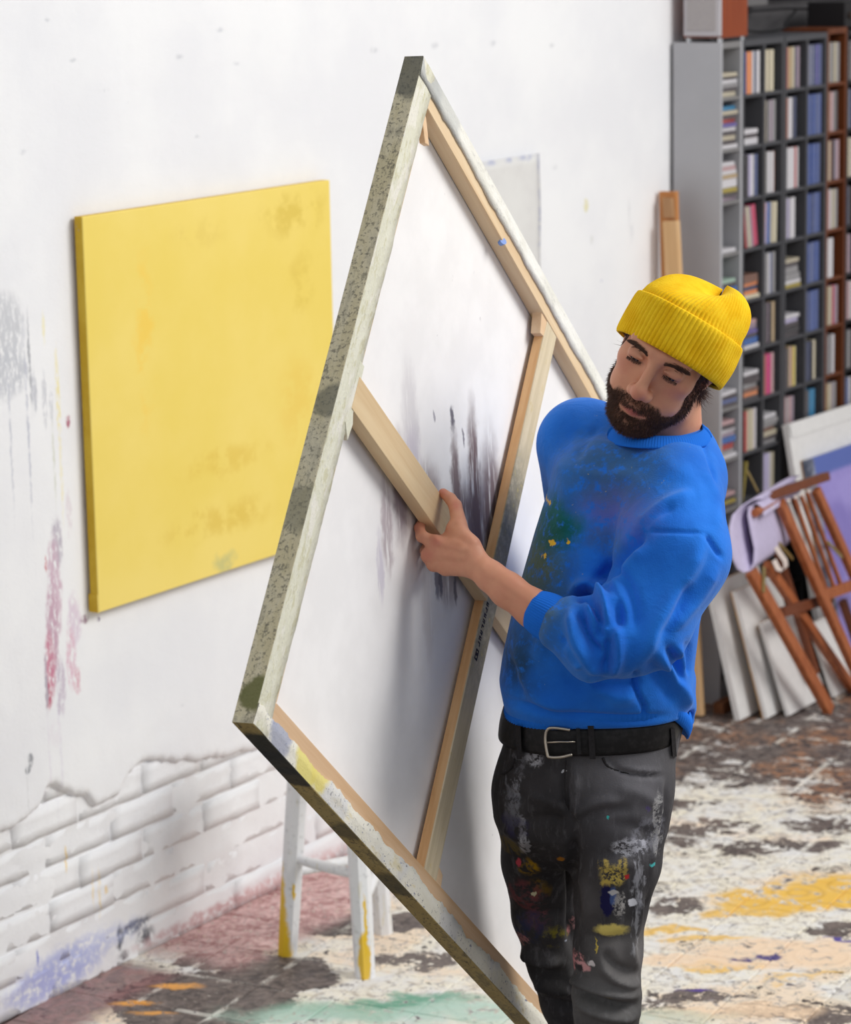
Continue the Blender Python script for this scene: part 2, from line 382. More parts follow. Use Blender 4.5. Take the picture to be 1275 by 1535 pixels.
for row in range(7):
    for i in range(-4, 12):
        u = i * .2295 + (row % 2) * .115 + RND.uniform(-.006, .006); z = .036 + row * .0765
        o = link('brick', bms[RND.randrange(6)], None); o.parent = wl
        o.location = Vector(W(u, -.0042 + RND.uniform(-.003, .003), z + .004 * mnoise.noise((u * 3, z * 9, 1)))); o.rotation_euler = (RND.uniform(-.03, .03), RND.uniform(-.012, .012), rotw + RND.uniform(-.012, .012))
# mortar bed between and behind the bricks
mv = []; mf = []; NU = 300
for j in range(40):
    for i in range(NU):
        u = -1.3 + i * 4.2 / (NU - 1); z = .56 * j / 39
        mv.append(W(u, -.0036 + .004 * mnoise.noise((u * 9, z * 14, 0)) + .003 * mnoise.noise((u * 40, z * 40, 3)), z))
for j in range(39):
    for i in range(NU - 1): mf.append((j * NU + i, j * NU + i + 1, (j + 1) * NU + i + 1, (j + 1) * NU + i))
link('mortar', mesh('mortar', mv, mf, True), MAT_WALL, wl)
# plaster skin with a broken lower edge
ed = [(-2.6, .4), (-.6, .42), (-.052, .425), (.03, .425), (.082, .444), (.11, .49), (.15, .492), (.2, .455), (.244, .443), (.28, .40), (.362, .407), (.40, .45), (.47, .46), (.6, .43), (.744, .40), (.9, .385), (1.0, .37), (1.2, .3), (1.5, .22), (1.9, .1), (2.3, 0.0), (3.2, 0.0)]
eu = [e[0] for e in ed]; ez = [e[1] for e in ed]
pv = []; pf = []; NR = 46; us = np.concatenate([np.linspace(U0, -.3, 60, endpoint=False), np.linspace(-.3, 1.6, 380, endpoint=False), np.linspace(1.6, U1, 80)])
for i, u in enumerate(us):
    zb = np.interp(u, eu, ez)
    zb += .016 * mnoise.noise((u * 8, 1.3, 0)) + .008 * mnoise.noise((u * 30, 4.3, 0)) + .004 * mnoise.noise((u * 90, 2.3, 0)) if zb > .02 else 0
    for j in range(NR):
        t = j / (NR - 1); z = zb + (ZT - zb) * (t ** 2.6)
        e = min(1.0, max(0, (z - zb)) / .022) if zb > .02 else 1.0
        thick = .014 * (1 if u < .9 else max(.55, 1 - (u - .9) * .8))
        o = -.012 + (thick + .012) * math.sqrt(max(0, 1 - (1 - e) ** 2)) + .0022 * mnoise.noise((u * 5, z * 5, 7)) + .0012 * mnoise.noise((u * 22, z * 22, 2))
        pv.append(W(u, o, z))
for i in range(len(us) - 1):
    for j in range(NR - 1): pf.append((i * NR + j, (i + 1) * NR + j, (i + 1) * NR + j + 1, i * NR + j + 1))
link('plaster', mesh('plaster', pv, pf, True), MAT_WALL, wl)
# darker wall behind the racks
MAT_GREYWALL = plain('grey_wall', (88, 86, 88), .8, .2, .12, 6, .1)
add_structure(MB().wbox(U1, 6.5, -.5, -.06, -.1, ZT).build('wall_back', MAT_GREYWALL))

FARW = plain('far_wall_paint', (214, 214, 214), .85, .15, .03, 3)
add_structure(MB().wbox(5.8, 6.1, -.5, 9.0, -.1, ZT).build('wall_far', FARW))
# ================================================================== things on the wall
def yellow_material():
    m = Mat('yellow_paint', .6, .3); P = m.pos()
    rel = m.vm('SUBTRACT', P, tuple(WA)); q = m.comb(m.dot(rel, tuple(WD)), m.dot(rel, tuple(WN)), m.dot(rel, (0, 0, 1)))
    qw = m.warp(q, 12, .08, 5); n1 = m.noise(q, 3, 5); n2 = m.noise(q, 60, 5, .7); n3 = m.noise(q, 14, 7, .7)
    col = m.mix(m.ramp(n1, .3, .7), S((238, 212, 104)), S((243, 218, 120)))
    def mk(px, py, rx, rz, c, k, wear=n3):
        nonlocal col
        u, z = onW(px, py, .046); f = m.mul(m.blob(qw, (u, .046, z), (rx, .02, rz), .5), m.ramp(wear, .42, .58, 0, k)); col = m.mix(f, col, S(c))
    mk(440, 320, .12, .05, (214, 184, 70), .6); mk(455, 420, .05, .06, (220, 190, 78), .5); mk(215, 510, .03, .18, (244, 204, 84), .7); mk(340, 690, .16, .03, (226, 192, 80), .6)
    mk(330, 780, .18, .04, (222, 188, 76), .6); mk(340, 845, .04, .02, (196, 192, 130), .8); mk(300, 350, .1, .03, (228, 200, 100), .4); mk(450, 600, .08, .1, (236, 200, 90), .5)
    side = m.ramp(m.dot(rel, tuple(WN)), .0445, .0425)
    col = m.mix(side, col, m.mix(m.ramp(n3, .35, .65), S((204, 164, 34)), S((216, 180, 54))))  # side edge: its shade is put into the colour as a darker mustard
    u, z = onW(108, 345, .02); col = m.mix(m.mul(m.blob(qw, (.276, .02, z), (.02, .014, .02), .5), m.ramp(n2, .5, .6)), col, S((180, 176, 170)))
    m.color(col); m.bump(m.math('ADD', m.mul(n2, .5), n3), .2, .002)
    return m.m
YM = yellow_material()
yo = thing('yellow_canvas', 'square plain yellow painted canvas hung on the white wall', 'painting', W(.747, .02, .864))
def rbox(name, u0, u1, o0, o1, z0, z1, mat, par, bev): return MB().wbox(u0, u1, o0, o1, z0, z1).build(name, mat, par, bevel=bev, seg=3)
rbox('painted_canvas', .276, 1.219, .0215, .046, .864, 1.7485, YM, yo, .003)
rbox('stretcher', .284, 1.211, .0187, .0217, .872, 1.740, wood('pale_stretcher', (190, 150, 110), (160, 120, 84), WD), yo, 0)
MB().wbox(.2745, .2775, .0185, .0445, .864, .905).build('folded_corner', YM, yo)

pm = Mat('grey_wash_paper', .8, .15); P = pm.pos(); nn = pm.noise(P, 5, 4); nf = pm.noise(P, 22, 6, .7)
rel = pm.vm('SUBTRACT', P, tuple(WA)); q = pm.comb(pm.dot(rel, tuple(WD)), 0.0, pm.dot(rel, (0, 0, 1)))
qw = pm.warp(q, 20, .02, 4); d1 = pm.math('SUBTRACT', 2.262, pm.dot(qw, (1, 0, 0))); d2 = pm.math('SUBTRACT', 1.732, pm.dot(qw, (0, 0, 1)))
edge = pm.mul(pm.ramp(pm.math('MINIMUM', d1, d2), .018, .006), pm.ramp(nf, .45, .58))
pm.color(pm.mix(edge, pm.mix(pm.ramp(nn, .35, .65), S((216, 214, 212)), S((226, 225, 222))), S((188, 190, 206))))
def sheet(u0, u1, z0, z1, o, name, mat, label, cat):
    V = []; F = []; nx, nz = 14, 20
    for k, t in ((0, 0.0), (1, .0012)):
        for j in range(nz + 1):
            for i in range(nx + 1):
                u = u0 + (u1 - u0) * i / nx; z = z0 + (z1 - z0) * j / nz
                V.append(W(u, o + t + .0025 * (1 + mnoise.noise((u * 7, z * 7, 5))) + .002 * max(0, math.sin(i / nx * 9 + j * .35)), z))
    w = nx + 1; N = w * (nz + 1)
    for j in range(nz):
        for i in range(nx):
            a = j * w + i; F.append((a + N, a + N + 1, a + N + w + 1, a + N + w)); F.append((a, a + w, a + w + 1, a + 1))
    rim = list(range(w)) + [j * w + nx for j in range(1, nz + 1)] + [nz * w + i for i in range(nx - 1, -1, -1)] + [j * w for j in range(nz - 1, 0, -1)]
    for k in range(len(rim)):
        a, b = rim[k], rim[(k + 1) % len(rim)]; F.append((a, b, b + N, a + N))
    return tag(link(name, mesh(name, V, F, True), mat), label, cat)
sheet(1.80, 2.262, 1.18, 1.732, .017, 'paper_sheet', pm.m, 'pale grey washed paper sheet on the white wall behind the big canvas', 'paper')

# ================================================================== disc racks
RACK_O = .178
ROWB = [1.836, 1.684, 1.530, 1.376, 1.222, 1.069, .911, .755, .600, .445, .290, .135]
ZTOP = 1.996
def rack(name, label, us, mats, top=ZTOP, group=None, o0=.02, board=.012):
    side, shelf, back = mats
    r = thing(name, label, 'rack', W((us[0][0] + us[-1][1]) / 2, RACK_O / 2, 0), group)
    u0, u1 = us[0][0], us[-1][1]
    edges = [us[0][0]] + [None] * 0
    MB().wbox(u0, u0 + board, o0, RACK_O, 0, top).build('side_panel', side, r, bevel=.001, seg=1)
    MB().wbox(u1 - board, u1, o0, RACK_O, 0, top).build('side_panel', side, r, bevel=.001, seg=1)
    for a, b in zip(us[:-1], us[1:]):
        MB().wbox(a[1], b[0], o0 + .006, RACK_O, .06, top - .018).build('divider', side, r)
    MB().wbox(u0 + board, u1 - board, o0 + .006, RACK_O, top - .018, top).build('top_board', shelf, r)
    MB().wbox(u0 + board, u1 - board, o0, o0 + .006, 0, top).build('back_panel', back, r)
    for (a, b) in us:
        for z in ROWB:
            MB().wbox(max(a, u0 + board), min(b, u1 - board), o0 + .006, RACK_O - .003, z - .010, z).build('shelf_board', shelf, r)
    MB().wbox(u0 + board, u1 - board, .03, RACK_O - .02, 0, .06).build('plinth', side, r)
    return r
G1 = plain('light_grey_lacquer', (172, 172, 176), .45, .4, .03, 5); G2 = plain('grey_front', (128, 126, 126), .5, .4); G3 = plain('dark_grey_lacquer', (74, 74, 78), .5, .35, .05, 8)
G4 = plain('charcoal_back', (50, 50, 54), .7, .2); B1 = wood('red_brown_veneer', (112, 62, 34), (92, 46, 24), (0, 0, 1), .45, 40); K1 = plain('black_lacquer', (34, 32, 34), .5, .3)
rack('disc_rack', 'light grey tall narrow disc rack with a plain grey side, nearest the planks', [(3.037, 3.1772)], (G1, G2, G3))
rack('disc_rack', 'dark grey two-column disc rack next to the light grey rack', [(3.178, 3.316), (3.328, 3.455)], (G3, G3, G4))
rack('disc_rack', 'dark grey two-column disc rack beside the red-brown rack, with rows of blue cases', [(3.462, 3.612), (3.624, 3.760)], (G3, G3, G4))
rack('disc_rack', 'red-brown wooden disc rack right of the dark grey racks', [(3.762, 3.905)], (B1, B1, B1), top=2.006)
rack('disc_rack', 'black disc rack cut off by the right edge of the picture', [(3.908, 4.05), (4.062, 4.20)], (K1, K1, K1))

# disc cases: one shared mesh, colour from the object
cm = Mat('disc_case', .35, .4); oi = cm.node('ShaderNodeObjectInfo').outputs['Color']; Pn = cm.noise(cm.objc(), 55, 2)
cm.color(cm.mix(cm.mul(cm.ramp(Pn, .5, .62), .35), oi, cm.mix(.5, oi, (.9, .88, .86, 1))))
def case_mesh():
    b = MB()   # x thickness, y depth (spine at -y), z height; unit size
    b.box((-.5, -.5, 0), (1, 0, 0), (0, .035, 0), (0, 0, 1)); b.box((-.46, -.465, .005), (.92, 0, 0), (0, .965, 0), (0, 0, .99))
    b.box((-.5, -.465, .0), (.18, 0, 0), (0, .965, 0), (0, 0, .004)); b.box((-.5, -.465, .996), (.18, 0, 0), (0, .965, 0), (0, 0, .004))
    return mesh('disc_case', b.V, b.F)
CME = case_mesh(); CME.materials.append(cm.m)
PAL = dict(blue=(44, 92, 160), orange=(214, 130, 78), white=(205, 202, 206), navy=(48, 58, 92), cream=(206, 196, 170), grey=(140, 138, 140), mauve=(150, 132, 146), olive=(158, 140, 50), rust=(160, 92, 66),
           black=(38, 34, 40), red=(164, 56, 52), pink=(186, 60, 96), magenta=(190, 40, 112), tan=(176, 152, 116), lilac=(176, 168, 200), violet=(96, 84, 150), brown=(120, 82, 66), teal=(20, 116, 160), slate=(84, 96, 140), cobalt=(66, 88, 150), beige=(182, 172, 150), yellow=(206, 186, 80), dark=(70, 62, 66), rose=(186, 150, 152), green=(150, 176, 160))
ORD = ['first', 'second', 'third', 'fourth', 'fifth', 'sixth', 'seventh', 'eighth', 'ninth', 'tenth', 'eleventh', 'twelfth']
COLS = {'L': (3.049, 3.166, 'light grey rack'), '1': (3.190, 3.316, 'first dark column'), '2': (3.328, 3.443, 'second dark column'), '3': (3.474, 3.612, 'third dark column'), '4': (3.624, 3.748, 'fourth dark column'), 'B': (3.774, 3.893, 'red-brown rack'), 'K': (3.920, 4.05, 'black rack')}
def case(u, o, z, w, d, h, c, rot, label, grp):
    ob = bpy.data.objects.new('disc_case', CME); COL.objects.link(ob)
    # local axes: x along the wall, -y out of the wall, z up
    ob.scale = (w, d, h); ob.location = Vector(W(u, o, z)); ob.rotation_mode = 'XYZ'
    ob.rotation_euler = rot; ob.color = S(PAL[c])
    return tag(ob, label, 'disc case', grp)
def standing(col, row, items, lean=0.0, h=.125, start=.004, th=None):
    a, b, nm = COLS[col]; z = ROWB[row]; x = a + start
    for k, it in enumerate(items):
        c, w = (it, .0125) if isinstance(it, str) else it
        hh = h * RND.uniform(.985, 1.0)
        le = lean
        if x + w > b - .002: break
        mtx = Matrix.Rotation(rotw, 3, 'Z') @ Matrix.Rotation(le, 3, 'Y')
        sh = hh * math.sin(le) if le < 0 else 0
        case(x + w / 2 - sh + (0), .108 + RND.uniform(0, .006), z + .0006 + (w / 2 * abs(math.sin(le))), w * .96, .118, hh, c, mtx.to_euler('XYZ'),
             '%s disc case, %s from left, %s compartment from top, %s' % (c, ORD[k], ORD[row], nm), 'disc cases in the racks')
        x += w + .0006
def lying(col, row, items, start=.006, w=.112):
    a, b, nm = COLS[col]; z = ROWB[row] + .0006
    for k, it in enumerate(items):
        c, t = (it, .0115) if isinstance(it, str) else it
        mtx = Matrix.Rotation(rotw + RND.uniform(-.06, .06), 3, 'Z') @ Matrix.Rotation(math.pi / 2, 3, 'Y')
        ww = min(w, b - a - .012) * RND.uniform(.88, .97)
        # local z (height) runs along the wall after the turn
        case(a + start + RND.uniform(0, .003), .106 + RND.uniform(0, .008), z + t / 2, t * .96, .118, ww, c, mtx.to_euler('XYZ'),
             '%s disc case lying flat, %s from bottom, %s compartment from top, %s' % (c, ORD[k], ORD[row], nm), 'disc cases in the racks')
        z += t + .0006
w2 = .022; w3 = .03
standing('1', 0, [('blue', .02), ('orange', .034), 'white', ('navy', .016), ('white', .022)])
lying('1', 1, [('white', .02), 'dark', ('white', .014)])
standing('1', 2, ['dark', ('black', .024), ('lilac', .02), ('white', .022), 'slate'])
standing('1', 3, ['red', 'grey', 'cream', ('mauve', .014), ('pink', .034)], lean=-.17)
lying('1', 4, ['cream', 'orange', 'navy', 'orange', 'brown', 'brown'])
lying('1', 5, ['white', ('blue', .02), 'dark', ('violet', .012), ('mauve', .016), 'rose'])
lying('1', 6, ['dark', 'orange', 'brown', ('grey', .016), 'dark', 'dark', ('white', .012)])
standing('1', 7, ['cream', ('red', .018), 'cream', 'beige', ('cream', .018), 'mauve', 'white'])
standing('1', 8, [('olive', .008)], lean=.25, start=.012)
standing('2', 0, ['cream', ('cream', .02), 'beige', ('cream', .02)])
standing('2', 1, ['beige', ('dark', .016), ('grey', .012), ('mauve', .024), ('grey', .02)])
standing('2', 2, [('olive', .018), ('grey', .008), ('white', .02), ('white', .018), 'rust'])
standing('2', 3, [('orange', .018), 'lilac', ('blue', .014), ('beige', .018), ('cream', .022)], lean=.03)
standing('2', 4, ['dark', ('grey', .02), ('white', .016), ('slate', .012), ('grey', .02)])
standing('2', 5, ['dark', ('black', .02), 'mauve', ('black', .014), ('tan', .024)])
standing('2', 6, [('rust', .022), ('magenta', .036), ('rose', .018)])
lying('2', 7, ['grey', 'dark', ('beige', .015), 'brown', 'grey', ('grey', .015), 'white'])
standing('2', 8, [('lilac', .05), ('white', .014), ('beige', .016)])
standing('3', 0, [('red', .02), ('tan', .028), ('cream', .012), ('navy', .016), ('mauve', .02)])
standing('3', 1, [('rust', .018), ('white', .026), 'dark', ('navy', .026)])
standing('3', 2, ['grey', ('white', .034), ('white', .018), ('red', .016), ('white', .018)])
standing('3', 3, [('grey', .02), ('lilac', .014), ('white', .022), ('white', .02)])
lying('3', 4, ['olive', 'white', ('grey', .02), ('grey', .02), 'dark', 'beige'])
lying('3', 5, ['dark', ('black', .018), 'dark', ('lilac', .014), 'white'])
standing('3', 6, ['dark', ('dark', .018), ('tan', .018), ('rose', .012), ('yellow', .014), ('beige', .012)])
standing('3', 7, [('rose', .022), ('grey', .016), ('rose', .02), ('mauve', .016)])
standing('3', 8, [('dark', .02), ('grey', .02), ('rose', .02)])
standing('4', 0, ['slate', 'grey', 'slate', 'grey', 'slate', 'violet', 'slate', 'slate'])
for r in (1, 2, 3, 4, 5): standing('4', r, ['slate' if RND.random() < .4 else 'cobalt' for _ in range(8 if r != 2 else 8)])
standing('4', 6, [('navy', .024), ('navy', .02), ('black', .014), ('cream', .022)])
standing('4', 7, [('dark', .03), ('teal', .046)], start=.01)
for r, it in enumerate(([('beige', .02), ('grey', .024), ('beige', .02), ('grey', .018)], [('tan', .02), ('rose', .022), 'grey', ('dark', .022)], [('beige', .024), 'rust', ('black', .02), ('mauve', .024), 'rose'], [('rose', .02), ('white', .022), ('beige', .02), ('grey', .02)], [('white', .05)], [('tan', .02), ('beige', .03), 'pink', ('mauve', .024)], [('mauve', .016), ('grey', .02), 'dark', ('white', .02)], [('tan', .022), ('beige', .024), ('mauve', .02), ('grey', .02)])):
    standing('B', r, it)
for r, it in enumerate((['white', 'dark', 'grey'], ['grey', 'slate'], ['cream', 'beige', 'white'], ['slate', 'dark'], ['rose', 'mauve'], ['mauve', 'rose', 'white'], ['dark', 'grey', 'dark'], ['lilac', 'slate', 'white'])):
    standing('K', r, [(c, .018) for c in it])
for r, it in enumerate(([('beige', .014), 'dark', 'grey', ('white', .01), ('dark', .008), 'beige'], ['white', 'dark', ('beige', .014), 'dark', 'white', 'violet', 'red', 'dark', 'beige', 'teal'], ['mauve', 'dark', ('olive', .014), ('white', .026), 'tan', 'white', 'rose', 'white'], ['white'], ['red', 'dark', ('blue', .026), 'dark', 'green'], ['dark', 'grey', 'white', 'dark', 'slate', 'dark'], ['dark', 'slate', 'dark', 'white'], ['white', 'grey', ('red', .022), ('blue', .018), 'mauve', 'white', 'dark', 'rose'], ['dark', 'olive', 'dark', 'rose'])):
    lying('L', r, it)

# things on top of the racks
SPW = wood('cherry_veneer', (150, 72, 36), (126, 54, 26), (0, 0, 1), .4, 30)
MGR = plain('silver_grille', (166, 160, 160), .5, .4, .06, 200); MSI = plain('silver_frame', (186, 182, 186), .4, .5); KNOB = plain('polished_steel', (220, 220, 222), .25, .5, metal=.9)
sp = thing('loudspeaker', 'wooden loudspeaker with silver grille standing on the grey disc rack', 'loudspeaker', W(3.12, .11, ZTOP))
MB().wbox(3.055, 3.215, .045, .175, ZTOP + .012, ZTOP + .26).build('cabinet', SPW, sp, bevel=.003)
MB().wbox(3.043, 3.056, .052, .172, ZTOP + .018, ZTOP + .255).build('grille_frame', MSI, sp, bevel=.003)
MB().wbox(3.040, 3.044, .064, .158, ZTOP + .034, ZTOP + .245).build('grille', MGR, sp, bevel=.0015)
for (u, o) in ((3.062, .06), (3.062, .162), (3.2, .06), (3.2, .162)):
    MB().tube([W(u, o, ZTOP), W(u, o, ZTOP + .0125)], .008, 14).build('foot', KNOB, sp)
MB().tube([W(3.13, .174, ZTOP + .22), W(3.13, .180, ZTOP + .22)], .03, 24).build('side_badge', MSI, sp)
CAB = plain('black_cable', (24, 23, 25), .6, .3)
def cable(pts, label, r=.004):
    P = []; pts = [np.array(p) for p in pts]
    for i in range(len(pts) - 1):
        p0, p1, p2, p3 = pts[max(i - 1, 0)], pts[i], pts[i + 1], pts[min(i + 2, len(pts) - 1)]
        for k in range(8):
            t = k / 8; P.append(.5 * (2 * p1 + (p2 - p0) * t + (2 * p0 - 5 * p1 + 4 * p2 - p3) * t * t + (3 * p1 - p0 - 3 * p2 + p3) * t ** 3))
    P.append(pts[-1]); tag(MB().tube(P, r, 8).build('cable', CAB, smooth=True), label, 'cable')
cable([W(3.22, .07, ZTOP + .11), W(3.35, .05, ZTOP + .045), W(3.5, .05, ZTOP + .012), W(3.68, .06, ZTOP + .012), W(3.75, .04, ZTOP + .03), W(3.9, .0, ZTOP + .06)], 'black cable sagging from the loudspeaker onto the rack tops')
cable([W(3.22, .04, ZTOP + .13), W(3.4, .02, ZTOP + .08), W(3.56, .018, ZTOP + .072), W(3.8, .018, ZTOP + .07), W(4.0, .02, ZTOP + .06)], 'upper black cable looping below the grey duct above the racks')
DU = plain('grey_duct', (96, 95, 96), .5, .4, .06, 4)
du = thing('cable_duct', 'grey metal cable duct running along the wall above the racks', 'duct', W(4.0, -.02, ZTOP + .13))
MB().wbox(3.2, 5.2, -.06, -.012, ZTOP + .115, ZTOP + .24).build('channel', DU, du, bevel=.003); MB().wbox(3.2, 5.2, -.012, -.006, ZTOP + .112, ZTOP + .122).build('lip', DU, du)
MB().wbox(3.55, 3.69, -.012, .006, ZTOP + .085, ZTOP + .24).build('junction_box', plain('junction_grey', (112, 110, 110), .5, .3), du, bevel=.003); MB().tube([W(3.62, .005, ZTOP + .19), W(3.62, .009, ZTOP + .19)], .02, 16).build('socket', K1, du)
am = thing('amplifier', 'small black audio box standing on top of the black rack', 'audio box', W(4.02, .1, 1.996))
MB().wbox(3.912, 4.15, .035, .165, 2.002, 2.082).build('body', K1, am, bevel=.003)
for k in range(3): MB().tube([W(3.95 + k * .05, .165, 2.04), W(3.95 + k * .05, .173, 2.04)], .011, 16).build('knob', plain('dark_knob', (60, 48, 40), .4), am)
for (u, o) in ((3.93, .05), (4.13, .05), (3.93, .15), (4.13, .15)): MB().tube([W(u, o, 1.996), W(u, o, 2.0025)], .008, 10).build('foot', K1, am)

# ---------------------------------------------------------------- planks leaning by the racks
PLA = wood('orange_plank', (206, 146, 92), (182, 118, 66), (0, 0, 1), .6, 26); PLB = wood('pale_plank', (226, 190, 146), (206, 164, 116), (0, 0, 1), .6, 26)
def plank(p, q, w, t, mat, label):
    p, q = np.array(p), np.array(q); ax = q - p; ax /= np.linalg.norm(ax); wv = WN - ax * ax.dot(WN); wv /= np.linalg.norm(wv); tv = np.cross(ax, wv)
    return tag(MB().bar(p, q, wv * w / 2, tv * t / 2).build('plank', mat, bevel=.002), label, 'plank')
plank(W(2.933, .10, .005), W(2.958, .0475, 1.567), .056, .02, PLA, 'taller orange-brown plank leaning in the corner beside the grey rack side')
tag(MB().bar(W(2.937, .060, 1.492), W(2.9385, .055, 1.55), WN * .016, WD * .006).build('wood_block', wood('tan_block', (190, 150, 110), (170, 128, 90), (0, 0, 1))), 'small tan wood block against the top of the orange-brown plank', 'wood block')
plank(W(2.895, .172, .004), W(2.925, .073, 1.484), .048, .022, PLB, 'shorter pale pine plank leaning in front of the orange-brown plank')
tag(MB().wbox(2.95, 3.14, .20, .235, 0.0, .034).build('wood_batten', wood('dark_batten', (120, 76, 48), (92, 56, 34), WD), bevel=.002), 'short brown wooden batten on the floor in front of the grey rack', 'batten')

# ---------------------------------------------------------------- small white canvases leaning on the racks
WC = plain('primed_canvas', (226, 224, 222), .8, .15, .03, 40, .1); WCE = wood('canvas_edge_wood', (206, 160, 90), (176, 120, 60), (0, 0, 1)); WBK = plain('raw_canvas_back', (170, 164, 156), .85, .1, .05, 60)
def small_canvas(fl_, tl, th, length, label, edge_col=None, pins=True):
    """fl_: px of the foot of the near edge (left corner), tl: px of its top, thickness th, length along the wall"""
    p = onZ(fl_[0], fl_[1], .003); u0 = np.dot(p - WA, WD); o0 = np.dot(p - WA, WN)
    o1, z1 = onU(tl[0], tl[1], u0)
    ax = np.array([0, o1 - o0, z1]); L = np.linalg.norm(ax)
    A = W(u0, o0, .003); up = (W(u0, o1, z1) - W(u0, o0, 0)); up /= np.linalg.norm(up)
    nrm = np.cross(WD, up); nrm = nrm if nrm.dot(WN) > 0 else -nrm
    if nrm[2] < 0: pass
    r = thing('blank_canvas', label, 'canvas', W(u0 + length / 2, o0, 0), 'small white canvases leaning on the racks')
    lift = np.array([0, 0, max(0.0, -nrm[2] * th)])
    A = A + lift
    MB().box(A + nrm * (th - .003), WD * length, nrm * .003, up * L).build('front', WC, r)
    MB().box(A, WD * .004, nrm * (th - .003), up * L).build('near_edge', WC, r)
    MB().box(A + WD * (length - .004), WD * .004, nrm * (th - .003), up * L).build('far_edge', WC, r)
    MB().box(A + WD * .004, WD * (length - .008), nrm * (th - .003), up * .03).build('stretcher_bar', WCE, r)
    MB().box(A + WD * .004 + up * (L - .03), WD * (length - .008), nrm * (th - .003), up * .03).build('stretcher_bar', WCE, r)
    if edge_col is not None: MB().box(A - nrm * .004, WD * .02, nrm * .004, up * L).build('wood_edge', edge_col, r)
    return r
small_canvas((1101, 1081), (1056, 880), .018, .32, 'blank white canvas leaning nearest the pale plank')
small_canvas((1144, 1078), (1096, 889), .012, .28, 'blank white canvas with an orange back edge, second from the plank', WCE)
small_canvas((1177, 1074), (1136, 936), .012, .26, 'lower blank white canvas leaning behind the folded chair legs')
small_canvas((1246, 1046), (1209, 938), .012, .15, 'small blank white canvas standing between the chair legs, farthest right')

# ---------------------------------------------------------------- white board and violet painting
def leaning_panel(name, pts_px, obase, otop, zt, th, mat, label, cat, zb=.03):
    """pts_px: two px points of the top edge; leans back on the racks"""
    (x0, y0), (x1, y1) = pts_px
    # plane through the foot line (o=obase,z=zb) and the head line (o=otop,z=zt)
    up = W(0, otop, zt) - W(0, obase, zb); nrm = np.cross(WD, up); nrm /= np.linalg.norm(nrm)
    if nrm.dot(WN) < 0: nrm = -nrm
    P0 = onP(x0, y0, W(0, otop, zt), nrm); P1 = onP(x1, y1, W(0, otop, zt), nrm)
    return P0, P1, nrm, up / np.linalg.norm(up)
P0, P1, nrm, up = leaning_panel('p', ((1178, 637), (1275, 606)), .355, .195, .87, .02, None, '', '')
dv = P1 - P0; dv /= np.linalg.norm(dv); dn = np.cross(nrm, dv); dn = dn if dn[2] < 0 else -dn
Lz = (P0[2] - .05) / -dn[2]; PLN = .78
wb = thing('white_board', 'large white primed board leaning on the racks behind the violet painting', 'board', P0 + dv * PLN / 2 + dn * Lz)
MB().box(P0 + dn * Lz - nrm * .016, dv * PLN, nrm * .016, -dn * Lz).build('panel', WC, wb, bevel=.002)
MB().box(P0 + dn * .045, dv * PLN, nrm * .003, -dn * .045).build('top_rim', WC, wb); MB().box(P0 + dn * Lz, dv * .022, nrm * .003, -dn * Lz).build('side_rim', WC, wb)
vm_ = Mat('violet_painting', .6, .25); P = vm_.pos()
vo = P0 + dv * .052 + dn * .122
ra = vm_.dot(vm_.vm('SUBTRACT', P, tuple(vo)), tuple(dv)); rb = vm_.dot(vm_.vm('SUBTRACT', P, tuple(vo)), tuple(dn))
nz = vm_.noise(P, 6, 4); ns = vm_.noise(P, 24, 4)
vc = vm_.mix(vm_.ramp(nz, .35, .65), S((140, 128, 196)), S((164, 152, 216)))
vc = vm_.mix(vm_.ramp(vm_.math('ADD', rb, vm_.mul(ns, .01)), .075, .055), vc, S((96, 112, 180)))
vc = vm_.mix(vm_.ramp(vm_.math('ADD', ra, vm_.mul(ns, .012)), .055, .04), vc, vm_.mix(vm_.ramp(ns, .4, .6), S((88, 94, 112)), S((150, 154, 168))))
vm_.color(vc); vm_.bump(ns, .2, .002)
vp = thing('violet_painting', 'violet and blue painting on a panel leaning against the white board', 'painting', vo + dv * .33 + dn * .6)
Lv = (vo[2] - .02) / -dn[2]
MB().box(vo + dn * Lv + nrm * .005, dv * .68, nrm * .022, -dn * Lv).build('panel', vm_.m, vp, bevel=.003)
for k in (0.0, .66): MB().box(vo + dn * Lv + nrm * .0035 + dv * k, dv * .02, nrm * .002, -dn * Lv).build('back_batten', WCE, vp)

# ---------------------------------------------------------------- folded wooden deck chair
TK = Mat('teak', .45, .35); P = TK.pos(); g1 = TK.noise(TK.vm('MULTIPLY', P, (1, 1, .15)), 90, 4); TK.color(TK.mix(TK.ramp(g1, .3, .7), S((150, 82, 48)), S((176, 104, 64)))); TK.bump(g1, .2, .001); TK = TK.m
TKD = plain('dark_teak', (112, 62, 40), .5, .3, .1, 60); BR = plain('brass', (170, 150, 96), .35, .5, .1, 60, metal=.7); LIL = plain('lilac_canvas', (196, 186, 214), .85, .1, .05, 60, .1); CRM = plain('cream_strap', (222, 208, 200), .85, .1)
ch = thing('deck_chair', 'folded brown wooden deck chair with lilac sling leaning by the violet painting', 'chair', W(3.25, .47, 0))
CUP = np.array(W(0, .33, .75) - W(0, .49, 0)); CUP /= np.linalg.norm(CUP); CN = np.cross(WD, CUP); CN = CN if CN.dot(WN) > 0 else -CN
def cp(px, py, k=0.0): return onP(px, py, W(0, .49, 0) + CN * k, CN)
def member(name, a, b, wpx, t, k, mat=TK, par=ch, bev=.0025):
    p, q = cp(*a, k), cp(*b, k); ax = q - p; ax /= np.linalg.norm(ax); wv = np.cross(CN, ax); wv /= np.linalg.norm(wv)
    return MB().bar(p, q, wv * wpx / 490 / 2, CN * t / 2).build(name, mat, par, bevel=bev)
